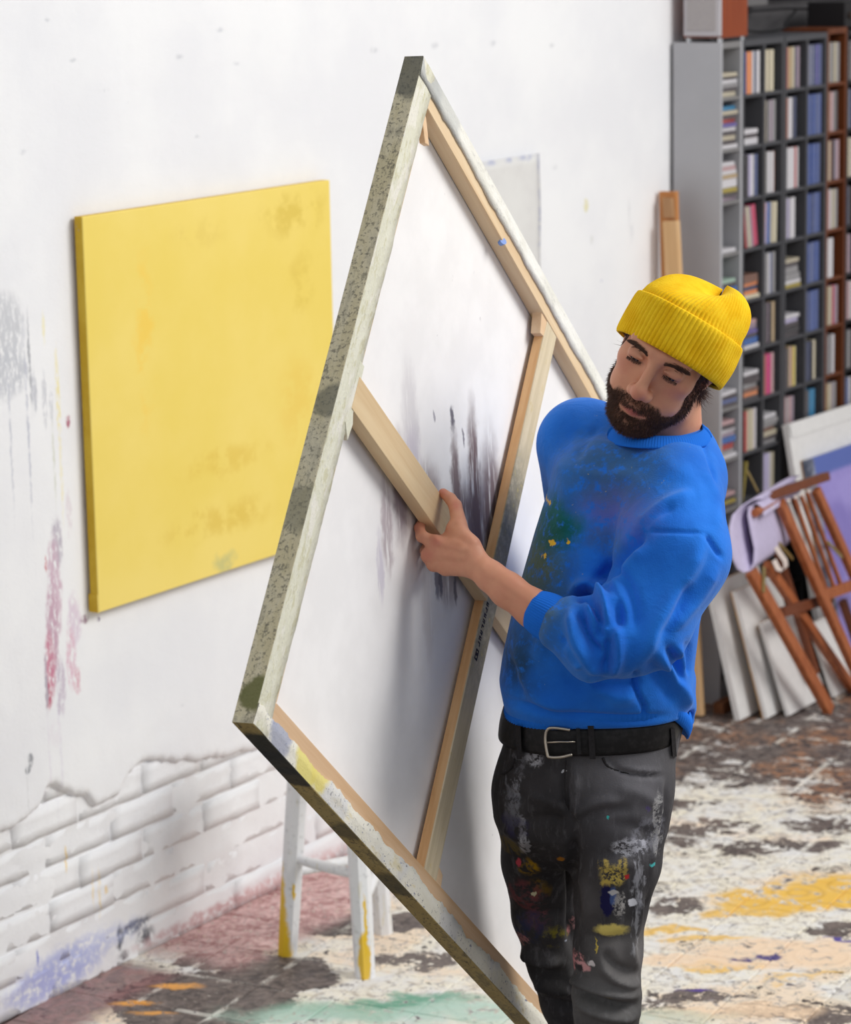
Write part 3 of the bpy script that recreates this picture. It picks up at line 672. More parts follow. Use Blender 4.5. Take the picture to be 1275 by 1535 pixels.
member('leg', (1124, 855), (1243, 1066), 21, .022, .012); member('leg', (1148, 846), (1305, 1072), 15, .022, -.02)
member('rear_leg', (1158, 800), (1222, 1010), 13, .02, -.03, TKD); member('rear_leg', (1262, 900), (1300, 1010), 13, .02, -.03, TKD)
member('back_stile', (1168, 752), (1300, 1046), 18, .022, .04); member('back_stile', (1222, 734), (1330, 975), 16, .022, .04)
for k, (x0, y0, x1, y1) in enumerate(((1190, 748, 1238, 886), (1200, 743, 1250, 882), (1209, 739, 1260, 878))):
    member('slat', (x0, y0), (x1, y1), 5.5, .012, .038)
member('slat', (1181, 752), (1228, 890), 4, .012, .034, WC)
member('top_rail', (1148, 745), (1238, 714), 13, .026, .045, TKD); member('cross_rail', (1232, 893), (1320, 862), 16, .024, .038); member('cross_rail', (1172, 918), (1245, 896), 15, .02, .0, TKD)
for (x, y) in ((1182, 750), (1192, 745), (1202, 741), (1212, 736), (1156, 761)): MB().tube([cp(x, y, .058), cp(x, y, .064)], .006, 12).build('screw_plug', CRM, ch)
member('brass_strip', (1145, 850), (1144, 888), 7, .004, .028, BR); member('brass_strip', (1167, 814), (1188, 838), 6, .004, .02, BR); member('brass_strip', (1240, 812), (1262, 836), 6, .004, .055, BR); member('brass_strip', (1120, 706), (1136, 738), 4, .004, .0, BR)
MB().tube([cp(1131, 769, .089), cp(1188, 734, -.02)], .0125, 16).build('dowel', TK, ch, smooth=False)
def sling(px_pts, ka, kb, r, mat, name, off=(60, -26), bulge=0):
    # ribbon of cloth: outline in the chair plane swept along the dowel direction
    V = []; F = []; n = len(px_pts); D = cp(1188, 734, -.02) - cp(1132, 770, .085); m = 8; th = .003
    base = [cp(x, y, ka) for (x, y) in px_pts]
    for s in (0, 1):
        for i in range(n):
            a = base[max(i - 1, 0)]; b = base[min(i + 1, n - 1)]; t = b - a; nn_ = np.cross(D, t); nn_ /= np.linalg.norm(nn_)
            for j in range(m + 1):
                V.append(base[i] + D * (kb * j / m) + nn_ * th * s)
    N = n * (m + 1)
    for i in range(n - 1):
        for j in range(m):
            a = i * (m + 1) + j
            F.append((a, a + 1, a + m + 2, a + m + 1)); F.append((a + N, a + N + m + 1, a + N + m + 2, a + N + 1))
        F.append((i * (m + 1), (i + 1) * (m + 1), (i + 1) * (m + 1) + N, i * (m + 1) + N)); F.append((i * (m + 1) + m, i * (m + 1) + m + N, (i + 1) * (m + 1) + m + N, (i + 1) * (m + 1) + m))
    return link(name, mesh(name, V, F, True), mat, ch)
arc = [(1143, 774), (1142, 762), (1133, 755), (1123, 760), (1121, 772), (1126, 800), (1131, 822), (1130, 844), (1124, 856), (1114, 859), (1104, 853), (1097, 838), (1093, 815), (1092, 790), (1097, 772), (1112, 757), (1130, 748), (1143, 747)]
sling(arc, .085, 1.0, .01, LIL, 'sling')
strap = [(1142, 775), (1150, 800), (1162, 825), (1174, 842), (1176, 852), (1170, 858), (1162, 855), (1156, 842)]
sling(strap, .03, .10, .01, CRM, 'strap')

# ---------------------------------------------------------------- paint-splashed stool
sm = Mat('white_stool_paint', .55, .3); P = sm.pos(); n1 = sm.noise(P, 60, 5, .7); n2 = sm.noise(sm.vm('MULTIPLY', P, (1, 1, .12)), 90, 3)
sc_ = sm.mix(sm.ramp(n1, .55, .7), S((232, 232, 234)), S((196, 196, 198))); sc_ = sm.mix(sm.mul(sm.ramp(n2, .6, .68), .5), sc_, S((216, 206, 170)))
LEGS = {}
YMASK = []
st = thing('stool', 'white wooden stool splashed with yellow paint standing behind the big canvas', 'stool', (0, 0, 0))
feet = [onZ(431, 1430), onZ(547, 1464), onZ(574, 1398)]
cen = sum(feet) / 3; SEATZ = .56
tops = [f + (cen - f) * .34 + np.array([0, 0, SEATZ]) for f in feet]
Pw = sm.warp(P, 40, .02, 3)
def leg_dir(i): return (feet[i] - cen) / np.linalg.norm(feet[i] - cen)
YEL = S((232, 190, 44))
fL = [(feet[0] + np.array([-.018, .0, .05]), (.022, .05, .20)), (feet[0] + np.array([-.012, .02, .02]), (.03, .06, .10)), (feet[1] + np.array([.0, -.03, .05]), (.016, .03, .07)), (feet[1] + np.array([.004, -.03, .14]), (.006, .03, .09)), (feet[0] + np.array([.02, -.02, .16]), (.004, .03, .02))]
for c, r in fL: sc_ = sm.mix(sm.mul(sm.blob(Pw, c, r, .15), .95), sc_, YEL)
sm.color(sc_); sm.bump(n1, .3, .002)
for i in range(3):
    a, b = feet[i], tops[i]; rad = leg_dir(i); tan = np.array([-rad[1], rad[0], 0]); V = []
    ax = (b - a) / np.linalg.norm(b - a)
    for t in np.linspace(0, 1, 9):
        c = a + (b - a) * t; w = .0225 + .002 * math.sin(t * 3); ch8 = .38
        for k in range(8):
            an = math.pi / 8 + k * math.pi / 4; V.append(c + (rad * math.cos(an) + tan * math.sin(an)) * w * 1.05)
    F = [(i2 * 8 + k, i2 * 8 + (k + 1) % 8, (i2 + 1) * 8 + (k + 1) % 8, (i2 + 1) * 8 + k) for i2 in range(8) for k in range(8)] + [tuple(range(7, -1, -1)), tuple(range(64, 72))]
    MB().add(V, F).build('leg', sm.m, st)
for (i, j, z) in ((0, 1, .235), (1, 2, .165), (2, 0, .20)):
    p = feet[i] + (tops[i] - feet[i]) * z / SEATZ; q = feet[j] + (tops[j] - feet[j]) * z / SEATZ
    MB().tube([p + (q - p) * t for t in np.linspace(0, 1, 7)], [.009, .0115, .0125, .013, .0125, .0115, .009], 14).build('rung', sm.m, st, smooth=True)
SV = []; SF = []
prof = [(.0, -.002), (.12, 0), (.135, .006), (.138, .016), (.132, .027), (.11, .032), (.05, .030), (0, .029)]
for (r, z) in prof:
    for k in range(32): SV.append(cen + np.array([r * math.cos(k * math.pi / 16), r * math.sin(k * math.pi / 16), SEATZ + z]))
for i in range(len(prof) - 1):
    for k in range(32): SF.append((i * 32 + k, i * 32 + (k + 1) % 32, (i + 1) * 32 + (k + 1) % 32, (i + 1) * 32 + k))
MB().add(SV, SF).build('seat', sm.m, st, smooth=True)
# ================================================================== the big canvas carried by the man
KS = 4.55 / 4.3
CA = np.array([.009 * KS, 4.347 * KS, CAMH + (2.173 - CAMH) * KS])
CX = np.array([.321, .706, -.631]); CX /= np.linalg.norm(CX)
CY = np.array([-.225, -.59, -.775]); CY -= CX * CX.dot(CY); CY /= np.linalg.norm(CY)
CNF = np.cross(CX, CY)          # towards the painted face (left), back side is -CNF
CH, CWD, FB, CBW = 1.1407, 1.4486, .057, .055
CT = .031                       # frame thickness
def K(s, t, d=0.0): return CA + CX * s + CY * t + CNF * d
bc = thing('stretched_canvas', 'large canvas seen from its wooden-framed back, carried by the man in blue', 'canvas', K(CWD, CH, CT / 2))
def canvas_back():
    m = Mat('raw_canvas_back_sheet', .85, .1); P = m.pos(); rel = m.vm('SUBTRACT', P, tuple(CA))
    q = m.comb(m.dot(rel, tuple(CX)), m.dot(rel, tuple(CY)), 0.0)
    # streaks run straight down the picture: direction of gravity within the sheet
    gd = np.array([0, 0, -1.0]); g2 = np.array([gd.dot(CX), gd.dot(CY)]); g2 /= np.linalg.norm(g2); gn = np.array([g2[1], -g2[0]])
    al = m.dot(q, (g2[0], g2[1], 0)); ac = m.dot(q, (gn[0], gn[1], 0))
    qs = m.comb(m.mul(ac, 1.0), m.mul(al, .14), 0.0)
    ns = m.noise(qs, 46, 4, .65); nf = m.noise(q, 120, 3); nb = m.noise(q, 9, 4); sp = m.noise(q, 34, 2)
    col = m.mix(m.ramp(nb, .35, .65), S((238, 236, 235)), S((244, 242, 241)))
    def st(px, py, ra, rb, c, k, wear=True):
        nonlocal col
        p = onP(px, py, K(0, 0, CT - .003), CNF); r_ = p - CA; qq = np.array([r_.dot(CX), r_.dot(CY)])
        A_ = float(qq.dot(g2)); B_ = float(qq.dot(gn)); v = m.comb(ac, al, 0.0)
        f = m.blob(m.warp(v, 30, .03, 3), (B_, A_, 0), (ra, rb, 1), .45)
        col = m.mix(m.mul(f, m.ramp(ns, .30, .50, 0, k) if wear else k), col, S(c))
    pur = (118, 98, 100)
    st(684, 745, .018, .10, pur, .9); st(712, 735, .026, .13, pur, .95); st(738, 790, .05, .14, (120, 102, 106), .95); st(700, 800, .06, .08, (128, 110, 114), .9); st(640, 770, .06, .07, (134, 116, 120), .85)
    st(600, 735, .03, .08, (150, 136, 142), .9); st(580, 790, .02, .07, (184, 172, 176), .9); st(570, 850, .012, .05, (206, 200, 212), .8); st(672, 855, .04, .06, (150, 136, 140), .7); st(655, 870, .01, .03, (120, 116, 130), .8)
    st(615, 640, .03, .10, (208, 204, 206), .7); st(618, 690, .03, .05, (200, 194, 206), .7); st(678, 628, .008, .02, (110, 106, 116), .95, False); st(694, 655, .005, .014, (140, 136, 144), .9, False); st(650, 628, .004, .01, (170, 166, 174), .9, False)
    st(660, 868, .006, .03, (110, 106, 118), .9, False); st(682, 885, .006, .02, (120, 116, 124), .9, False); st(640, 900, .02, .10, (216, 210, 208), .6)
    col = m.mix(m.mul(m.ramp(sp, .74, .78), .35), col, S((180, 176, 180)))
    st(808, 1450, .02, .06, (206, 206, 210), .6)
    m.color(col); m.bump(nf, .15, .001); return m.m
CS = 3
MB().box(K(.002, .002, CT - .003), CX * (CWD - .004), CY * (CH - .004), CNF * .003).build('canvas_sheet', canvas_back(), bc)
# woods
PW1 = wood('pale_pine_along', (232, 208, 172), (216, 184, 144), CX, .6, 40); PW2 = wood('pale_pine_up', (232, 208, 172), (214, 180, 138), CY, .6, 40)
def splashed(name, base, spots, axis, extra=()):
    m = Mat(name, .6, .25); P = m.pos(); ax = np.asarray(axis)
    al = m.vm('SCALE', tuple(ax), m.dot(P, tuple(ax))); Q = m.vm('ADD', m.vm('SUBTRACT', P, al), m.vm('SCALE', al, .35))
    n1 = m.noise(Q, 26, 5, .65); n2 = m.noise(Q, 90, 5, .7); n3 = m.noise(P, 8, 4); n4 = m.noise(P, 160, 4, .7)
    col = m.mix(m.ramp(n1, .35, .65), S(base[0]), S(base[1]))
    for i, (c, lo, hi, k) in enumerate(spots):
        nn_ = (n2, n1, n3, n4)[i % 4]; col = m.mix(m.ramp(nn_, lo, hi, 0, k), col, S(c))
    Pw_ = m.warp(P, 40, .03, 4)
    for (pt, r, c, k) in extra: col = m.mix(m.mul(m.blob(Pw_, pt, (r, r, r), .2), k), col, S(c))
    m.color(col); m.bump(m.math('ADD', n2, m.mul(n4, .7)), .5, .003); return m.m
MEDGE_L = splashed('speckled_edge', ((204, 192, 156), (220, 210, 182)), [((112, 108, 92), .55, .66, .7), ((136, 130, 110), .5, .64, .6), ((204, 196, 172), .56, .66, .5), ((104, 100, 90), .52, .62, .7)], CY,
                  ((K(0, .03), .05, (92, 92, 84), .8), (K(0, CH - .045), .028, (112, 112, 66), .95), (K(0, .62), .03, (104, 104, 92), .7), (K(0, .8), .04, (120, 118, 100), .6)))
MEDGE_B = splashed('olive_edge', ((176, 154, 96), (194, 172, 112)), [((74, 70, 52), .56, .66, .8), ((118, 108, 78), .5, .62, .7), ((186, 166, 110), .56, .66, .6), ((70, 66, 54), .57, .62, .7)], CX,
                  ((K(.08, CH, .01), .05, (44, 48, 46), .95), (K(.14, CH, .01), .045, (48, 50, 50), .95), (K(.19, CH, .01), .035, (52, 54, 52), .9), (K(.62, CH), .05, (80, 76, 56), .8), (K(.4, CH), .035, (86, 82, 64), .7)))
MMARG_L = splashed('painted_margin_left', ((226, 224, 206), (214, 212, 188)), [((196, 190, 150), .52, .62, .6), ((236, 232, 222), .5, .6, .8), ((150, 150, 156), .66, .74, .7), ((190, 188, 180), .58, .66, .5)], CY)
MMARG_T = splashed('painted_margin_top', ((228, 226, 216), (240, 238, 230)), [((206, 204, 196), .54, .64, .7), ((176, 176, 178), .60, .70, .6), ((244, 242, 236), .5, .6, .6), ((168, 166, 160), .62, .70, .5)], CX, ((K(.03, .03, -.002), .06, (176, 178, 176), .8), (K(.12, .02, -.002), .06, (190, 192, 190), .6)))
MMARG_B = splashed('painted_margin_bottom', ((226, 222, 206), (236, 232, 220)), [((96, 104, 140), .61, .67, .9), ((220, 204, 150), .56, .66, .6), ((206, 206, 210), .5, .6, .6), ((104, 104, 112), .60, .66, .8)], CX,
                  ((K(.19, CH - .03, -.002), .04, (226, 212, 120), .9), (K(.24, CH - .035, -.002), .035, (224, 208, 116), .9), (K(.09, CH - .02, -.002), .035, (110, 122, 166), .6)))
MMARG_R = MMARG_T
# stretcher bars (mitred) : the four sides
def quad_bar(name, a, b, c, d, d0, d1, mat, bev=.0012):
    return MB().hexa([K(*a, d1), K(*b, d1), K(*c, d1), K(*d, d1), K(*a, d0), K(*b, d0), K(*c, d0), K(*d, d0)]).build(name, mat, bc, bevel=bev, seg=1)
D1 = CT - .004
quad_bar('stretcher_bar', (.0015, .0015), (FB, FB), (FB, CH - FB), (.0015, CH - .0015), 0, D1, PW2)
quad_bar('stretcher_bar', (CWD - .0015, .0015), (CWD - .0015, CH - .0015), (CWD - FB, CH - FB), (CWD - FB, FB), 0, D1, PW2)
quad_bar('stretcher_bar', (.0015, .0015), (CWD - .0015, .0015), (CWD - FB, FB), (FB, FB), 0, D1, PW1)
quad_bar('stretcher_bar', (.0015, CH - .0015), (FB, CH - FB), (CWD - FB, CH - FB), (CWD - .0015, CH - .0015), 0, D1, wood('pine_bottom', (222, 190, 156), (206, 166, 124), CX, .6, 40))
# turned-over canvas: side strips and ragged margins on the back
quad_bar('canvas_edge', (-.0012, -.001), (.0016, -.001), (.0016, CH + .001), (-.0012, CH + .001), -.0008, CT, MEDGE_L, 0)
quad_bar('canvas_edge', (-.001, CH - .0016), (CWD + .001, CH - .0016), (CWD + .001, CH + .0012), (-.001, CH + .0012), -.0008, CT, MEDGE_B, 0)
quad_bar('canvas_edge', (-.001, -.0012), (CWD + .001, -.0012), (CWD + .001, .0016), (-.001, .0016), -.0008, CT, MMARG_T, 0)
quad_bar('canvas_edge', (CWD - .0016, -.001), (CWD + .0012, -.001), (CWD + .0012, CH + .001), (CWD - .0016, CH + .001), -.0008, CT, MEDGE_L, 0)
def margin(side, wmean, wamp, mat, seed, lift=.0022):
    n = 220; V = []; F = []; L = CH if side in 'LR' else CWD
    for i in range(n + 1):
        x = L * i / n; w = wmean + wamp * mnoise.noise((x * 7 + seed, 0, 0)) + wamp * .5 * mnoise.noise((x * 30 + seed, 2, 0)) + wamp * .3 * mnoise.noise((x * 90, seed, 0))
        w = min(w, FB - .002, max(.002, min(x, L - x)) if 0 else 1)
        for (k, dd) in ((0.0, -.0012), (.55, -.0016 - .001 * (mnoise.noise((x * 12, seed, 5)) + .6)), (1.0, -lift - .0012 * (mnoise.noise((x * 16 + 5, seed, 1)) + .4)), (1.0, -.0003)):
            y = w * k
            if side == 'L': V.append(K(y, x, dd))
            if side == 'R': V.append(K(CWD - y, x, dd))
            if side == 'T': V.append(K(x, y, dd))
            if side == 'B': V.append(K(x, CH - y, dd))
    for i in range(n):
        for k in range(3): F.append((i * 4 + k, i * 4 + k + 1, (i + 1) * 4 + k + 1, (i + 1) * 4 + k))
    return link('turned_margin', mesh('turned_margin', V, F, True), mat, bc)
margin('L', .053, .004, MMARG_L, 3, .001); margin('T', .034, .005, MMARG_T, 9, .003); margin('B', .031, .010, MMARG_B, 17, .0026); margin('R', .03, .006, MMARG_R, 23)
# cross bars
MID = CH / 2 + .006 * KS
CBT = .019
def cut_bar(name, s0, s1, t0, t1, d0, d1, mat): return MB().hexa([K(s0, t0, d1), K(s1, t0, d1), K(s1, t1, d1), K(s0, t1, d1), K(s0, t0, d0), K(s1, t0, d0), K(s1, t1, d0), K(s0, t1, d0)]).build(name, mat, bc, bevel=.0015, seg=2)
def centre_material():
    m = Mat('centre_bar_wood', .6, .25); P = m.pos(); rel = m.vm('SUBTRACT', P, tuple(CA)); ta = m.dot(rel, tuple(CY)); dd = m.dot(rel, tuple(CNF))
    Q_ = m.comb(m.dot(rel, tuple(CX)), m.mul(ta, .08), dd); n1 = m.noise(Q_, 60, 4, .6); n2 = m.noise(P, 50, 5, .7); n3 = m.noise(Q_, 160, 3)
    col = m.mix(m.ramp(n1, .35, .65), S((226, 182, 132)), S((212, 162, 110)))
    face = m.ramp(dd, .0045, .002)
    dirt = m.mix(m.ramp(n1, .3, .7), S((222, 206, 176)), S((204, 188, 156)))
    band_ = m.mul(m.ramp(ta, .26, .38), m.ramp(ta, .82, .66))
    dirt = m.mix(m.mul(band_, m.ramp(n2, .3, .6, .35, .85)), dirt, S((132, 126, 108)))
    dirt = m.mix(m.mul(m.ramp(n2, .58, .68), .5), dirt, S((206, 184, 120)))
    m.color(m.mix(face, col, dirt)); m.bump(m.math('ADD', n3, n2), .3, .0015); return m.m
CPB = centre_material()
cut_bar('centre_bar', CWD / 2 - CBW / 2, CWD / 2 + CBW / 2, FB - .012, CH - FB + .012, .001, .001 + CBT, CPB)
XB = wood('cross_bar_wood', (228, 204, 164), (212, 182, 140), CX, .6, 36)
cut_bar('cross_bar', FB - .006, CWD / 2 - CBW / 2 - .0005, MID - CBW / 2, MID + CBW / 2, -.004, -.004 + CBT + .004, XB)
cut_bar('cross_bar', CWD / 2 + CBW / 2 + .0005, CWD - FB + .006, MID - CBW / 2, MID + CBW / 2, .002, .002 + CBT, XB)
KEYM = wood('key_wood', (236, 206, 170), (222, 186, 146), CX, .6, 50); PNTK = MMARG_L
def key(pts, d0, d1, mat=KEYM):
    n = len(pts); V = [K(*p, d0) for p in pts] + [K(*p, d1) for p in pts]
    MB().add(V, [tuple(range(n - 1, -1, -1)), tuple(range(n, 2 * n))] + [(i, (i + 1) % n, n + (i + 1) % n, n + i) for i in range(n)]).build('corner_key', mat, bc, bevel=.0008, seg=1)
key([(FB - .004, FB + .004), (FB + .012, FB + .010), (FB + .046, FB + .040), (FB + .030, FB + .046), (FB - .004, FB + .018)], .004, .014)
key([(FB - .014, MID - .05), (FB + .002, MID - .05), (FB + .004, MID + .03), (FB + .012, MID + .045), (FB + .008, MID + .075), (FB - .014, MID + .055)], -.003, .004, PNTK)
key([(CWD / 2 - CBW / 2 - .03, FB - .002), (CWD / 2 - CBW / 2 + .002, FB - .002), (CWD / 2 - CBW / 2 + .004, FB + .03), (CWD / 2 - CBW / 2 - .016, FB + .034)], .002, .02)
key([(CWD / 2 + CBW / 2, CH - FB - .03), (CWD / 2 + CBW / 2 + .028, CH - FB - .022), (CWD / 2 + CBW / 2 + .032, CH - FB + .001), (CWD / 2 + CBW / 2, CH - FB + .001)], .004, .02)
key([(CWD - FB + .002, CH - FB - .06), (CWD - FB - .02, CH - FB - .05), (CWD - FB - .012, CH - FB + .002), (CWD - FB + .004, CH - FB + .002)], .006, .014)
# blue-black maker's stamp on the centre bar (unreadable small print with a frame mark)
INK = plain('stamp_ink', (48, 44, 62), .8, .1)
b = MB(); s0 = CWD / 2 - .018
def inkbox(s, t, ws, wt): b.hexa([K(s, t, .0012), K(s + ws, t, .0012), K(s + ws, t + wt, .0012), K(s, t + wt, .0012), K(s, t, .0004), K(s + ws, t, .0004), K(s + ws, t + wt, .0004), K(s, t + wt, .0004)])
tt = .60
for k in range(8):
    t0 = tt + k * .0105
    inkbox(s0, t0, .009, .0022); inkbox(s0, t0 + .0042, .009, .0018) if k % 3 != 1 else None; inkbox(s0 + (.0068 if k % 2 else 0), t0, .0022, .0068)
t0 = tt + 8 * .0105 + .003
inkbox(s0 - .001, t0, .012, .0025); inkbox(s0 - .001, t0 + .016, .012, .0025); inkbox(s0 - .001, t0, .0025, .018); inkbox(s0 + .0085, t0, .0025, .018); inkbox(s0 + .003, t0 + .006, .004, .005)
b.build('stamp', INK, bc)
# blue paint dab and loose threads
MB().tube([K(.44, FB - .001, -.001), K(.445, FB + .001, .006)], [.007, .005], 12).build('paint_dab', plain('blue_dab', (120, 150, 214), .5), bc)
# ================================================================== the man
def surface_nets(F, org, h):
    s = F < 0
    nx, ny, nz = F.shape
    c = np.zeros((nx - 1, ny - 1, nz - 1), np.int8)
    for dx in (0, 1):
        for dy in (0, 1):
            for dz in (0, 1): c += s[dx:nx - 1 + dx, dy:ny - 1 + dy, dz:nz - 1 + dz]
    act = (c > 0) & (c < 8)
    idx = -np.ones(act.shape, np.int64); I = np.argwhere(act); idx[act] = np.arange(len(I))
    acc = np.zeros((len(I), 3)); cnt = np.zeros(len(I))
    cor = [(a, b, d) for a in (0, 1) for b in (0, 1) for d in (0, 1)]
    for i, p in enumerate(cor):
        for q in cor[i + 1:]:
            if sum(abs(a - b) for a, b in zip(p, q)) != 1: continue
            f0 = F[I[:, 0] + p[0], I[:, 1] + p[1], I[:, 2] + p[2]]; f1 = F[I[:, 0] + q[0], I[:, 1] + q[1], I[:, 2] + q[2]]
            m = (f0 < 0) != (f1 < 0); t = np.where(m, f0 / np.where(m, f0 - f1, 1), 0)
            pt = np.array(p)[None] + t[:, None] * (np.array(q) - np.array(p))[None]
            acc += pt * m[:, None]; cnt += m
    V = (I + acc / cnt[:, None]) * h + org
    Q = []
    for ax in range(3):
        a = [slice(None)] * 3; b = [slice(None)] * 3; a[ax] = slice(0, -1); b[ax] = slice(1, None)
        s0 = s[tuple(a)]; s1 = s[tuple(b)]; e = np.argwhere(s0 != s1)
        o1, o2 = [k for k in range(3) if k != ax]
        ok = (e[:, o1] > 0) & (e[:, o2] > 0) & (e[:, o1] < F.shape[o1] - 1) & (e[:, o2] < F.shape[o2] - 1); e = e[ok]
        def cell(d1, d2):
            g = e.copy(); g[:, o1] -= d1; g[:, o2] -= d2; return idx[g[:, 0], g[:, 1], g[:, 2]]
        q = np.stack([cell(1, 1), cell(0, 1), cell(0, 0), cell(1, 0)], 1)
        flip = s0[e[:, 0], e[:, 1], e[:, 2]]
        if ax == 1: flip = ~flip
        q[~flip] = q[~flip][:, ::-1]
        Q.append(q)
    return V, np.concatenate(Q)
def grid(lo, hi, h):
    ax = [np.arange(a, b + h, h, dtype=np.float32) for a, b in zip(lo, hi)]
    X, Y, Z = np.meshgrid(*ax, indexing='ij'); return np.stack([X, Y, Z], -1), np.array(lo, float)
def near(G, org, h, c, r):
    c = np.asarray(c, float); r = np.broadcast_to(np.asarray(r, float), (3,))
    i0 = np.maximum(((c - r - org) / h).astype(int), 0); i1 = np.minimum(((c + r - org) / h).astype(int) + 2, G.shape[:3])
    return tuple(slice(a, max(a + 1, b)) for a, b in zip(i0, i1))
def smin(a, b, k):
    h = np.clip(.5 + .5 * (b - a) / k, 0, 1); return b + (a - b) * h - k * h * (1 - h)
def smax(a, b, k): return -smin(-a, -b, k)
def sph(P, c, r): return np.linalg.norm(P - np.asarray(c, np.float32), axis=-1) - r
def ell(P, c, r, M=None):
    q = P - np.asarray(c, np.float32)
    if M is not None: q = q @ np.asarray(M, np.float32)
    r = np.asarray(r, np.float32); k0 = np.linalg.norm(q / r, axis=-1); k1 = np.linalg.norm(q / (r * r), axis=-1) + 1e-9
    return k0 * (k0 - 1) / k1
def cone(P, a, b, ra, rb):
    a = np.asarray(a, np.float32); b = np.asarray(b, np.float32); d = b - a
    t = np.clip(((P - a) @ d) / (d @ d), 0, 1)
    return np.linalg.norm(P - (a + t[..., None] * d), axis=-1) - (ra + (rb - ra) * t)
def chain(P, pts, k=.01):
    f = None
    for (a, ra), (b, rb) in zip(pts[:-1], pts[1:]):
        g = cone(P, a, b, ra, rb); f = g if f is None else smin(f, g, k)
    return f
def vnormals(V, Q):
    a = V[Q[:, 2]] - V[Q[:, 0]]; b = V[Q[:, 3]] - V[Q[:, 1]]; n = np.cross(a, b); N = np.zeros_like(V)
    for k in range(4): np.add.at(N, Q[:, k], n)
    return N / (np.linalg.norm(N, axis=1, keepdims=True) + 1e-12)
def relax(V, Q, it=1, lam=.5):
    n = len(V)
    for _ in range(it):
        A = np.zeros_like(V); c = np.zeros(n)
        for k in range(4):
            i, j = Q[:, k], Q[:, (k + 1) % 4]
            np.add.at(A, i, V[j]); np.add.at(A, j, V[i]); np.add.at(c, i, 1); np.add.at(c, j, 1)
        V = V + lam * (A / np.maximum(c, 1)[:, None] - V) * (c > 0)[:, None]
    return V
def seg_dist(p, pts):
    d = np.full(len(p), 1e9); tt = np.zeros(len(p)); L = 0; pts = np.array(pts, float)
    tot = sum(np.linalg.norm(b - a) for a, b in zip(pts[:-1], pts[1:]))
    for a, b in zip(pts[:-1], pts[1:]):
        ab = b - a; t = np.clip(((p - a) @ ab) / (ab @ ab), 0, 1); q = np.linalg.norm(p - (a + t[:, None] * ab), axis=1)
        m = q < d; d[m] = q[m]; tt[m] = (L + t[m] * np.linalg.norm(ab)) / tot; L += np.linalg.norm(ab)
    return d, tt
def spline(pts, n=8):
    pts = [np.array(p, float) for p in pts]; out = []
    for i in range(len(pts) - 1):
        p0, p1, p2, p3 = pts[max(i - 1, 0)], pts[i], pts[i + 1], pts[min(i + 2, len(pts) - 1)]
        for k in range(n):
            t = k / n; out.append(.5 * (2 * p1 + (p2 - p0) * t + (2 * p0 - 5 * p1 + 4 * p2 - p3) * t * t + (3 * p1 - p0 - 3 * p2 + p3) * t ** 3))
    return out + [pts[-1]]
def sculpt(V, N, strokes, taper=True):
    """cloth folds modelled as ridges (+) and creases (-) on the side of the garment that the strokes lie on; amounts in mm, widths in px at about 1 mm each"""
    p = project(V); toc = CAM - V; toc /= np.linalg.norm(toc, axis=1, keepdims=True)
    face = np.clip((np.einsum('ij,ij->i', N, toc) + .15) / .5, 0, 1)
    D = np.zeros(len(V))
    for pts, amp, w in strokes:
        d, t = seg_dist(p, spline(pts, 5))
        e = np.clip(np.minimum(t, 1 - t) / .18, 0, 1) if taper else 1.0
        D += amp * .001 * np.exp(-(d / w) ** 2) * (e * .85 + .15)
    return V + N * (D * face)[:, None]

YB = 4.64
person = thing('person', 'man in paint-stained blue sweatshirt, black jeans and yellow beanie carrying the big canvas', 'person', (onY(925, 1500, 4.6)[0], 4.66, 0.0))

# ---------------------------------------------------------------- sweatshirt
def loft(P, rows, p=2.5):
    """rows: (py, pxL, pxR, Yc, ry)"""
    zs = []; cx = []; rx = []; yc = []; ry = []
    for (py, l, r, Y, d) in rows:
        a = onY(l, py, Y); b_ = onY(r, py, Y); zs.append((a[2] + b_[2]) / 2); cx.append((a[0] + b_[0]) / 2); rx.append((b_[0] - a[0]) / 2); yc.append(Y); ry.append(d)
    o = np.argsort(zs); zs = np.array(zs)[o]
    z = P[0, 0, :, 2]
    I = lambda v: np.interp(z, zs, np.array(v)[o]).astype(np.float32)[None, None, :]
    X = np.abs((P[..., 0] - I(cx)) / I(rx)); Y_ = np.abs((P[..., 1] - I(yc)) / I(ry))
    k = (X ** p + Y_ ** p) ** (1 / p)
    f = (k - 1) * np.minimum(I(rx), I(ry))
    return np.maximum(f, np.maximum(z[None, None, :] - zs[-1], zs[0] - z[None, None, :]))
rows = [(650, 884, 1056, 4.655, .086), (666, 858, 1066, 4.65, .106), (690, 834, 1078, 4.64, .118), (740, 820, 1080, 4.64, .13), (800, 801, 1074, 4.63, .135),
        (860, 784, 1062, 4.62, .14), (930, 765, 1047, 4.61, .142), (990, 752, 1040, 4.61, .14), (1020, 748, 1037, 4.61, .138), (1044, 752, 1033, 4.612, .134), (1062, 757, 1032, 4.615, .127)]
P_SH = (onY(1006, 735, 4.56), .082)
sleeve = [P_SH, (onY(1008, 830, 4.47), .088), (onY(962, 935, 4.42), .074), (onY(930, 950, 4.405), .066), (onY(880, 950, 4.40), .056), (onY(846, 937, 4.41), .042)]
rsleeve = [(onY(872, 668, 4.76), .075), (onY(884, 820, 4.90), .066), (onY(910, 930, 4.97), .052)]
lo = (onY(735, 900, 4.6)[0], 4.26, onY(900, 1125, 4.6)[2]); hi = (onY(1105, 900, 4.6)[0], 5.05, onY(900, 585, 4.6)[2])
HS = .0037
G, org = grid(lo, hi, HS)
F = loft(G, rows)
F = smin(F, cone(G, onY(945, 655, 4.69), onY(876, 658, 4.75), .044, .047), .03)
F = smin(F, cone(G, onY(1030, 678, 4.66), onY(1034, 716, 4.60), .044, .056), .03)
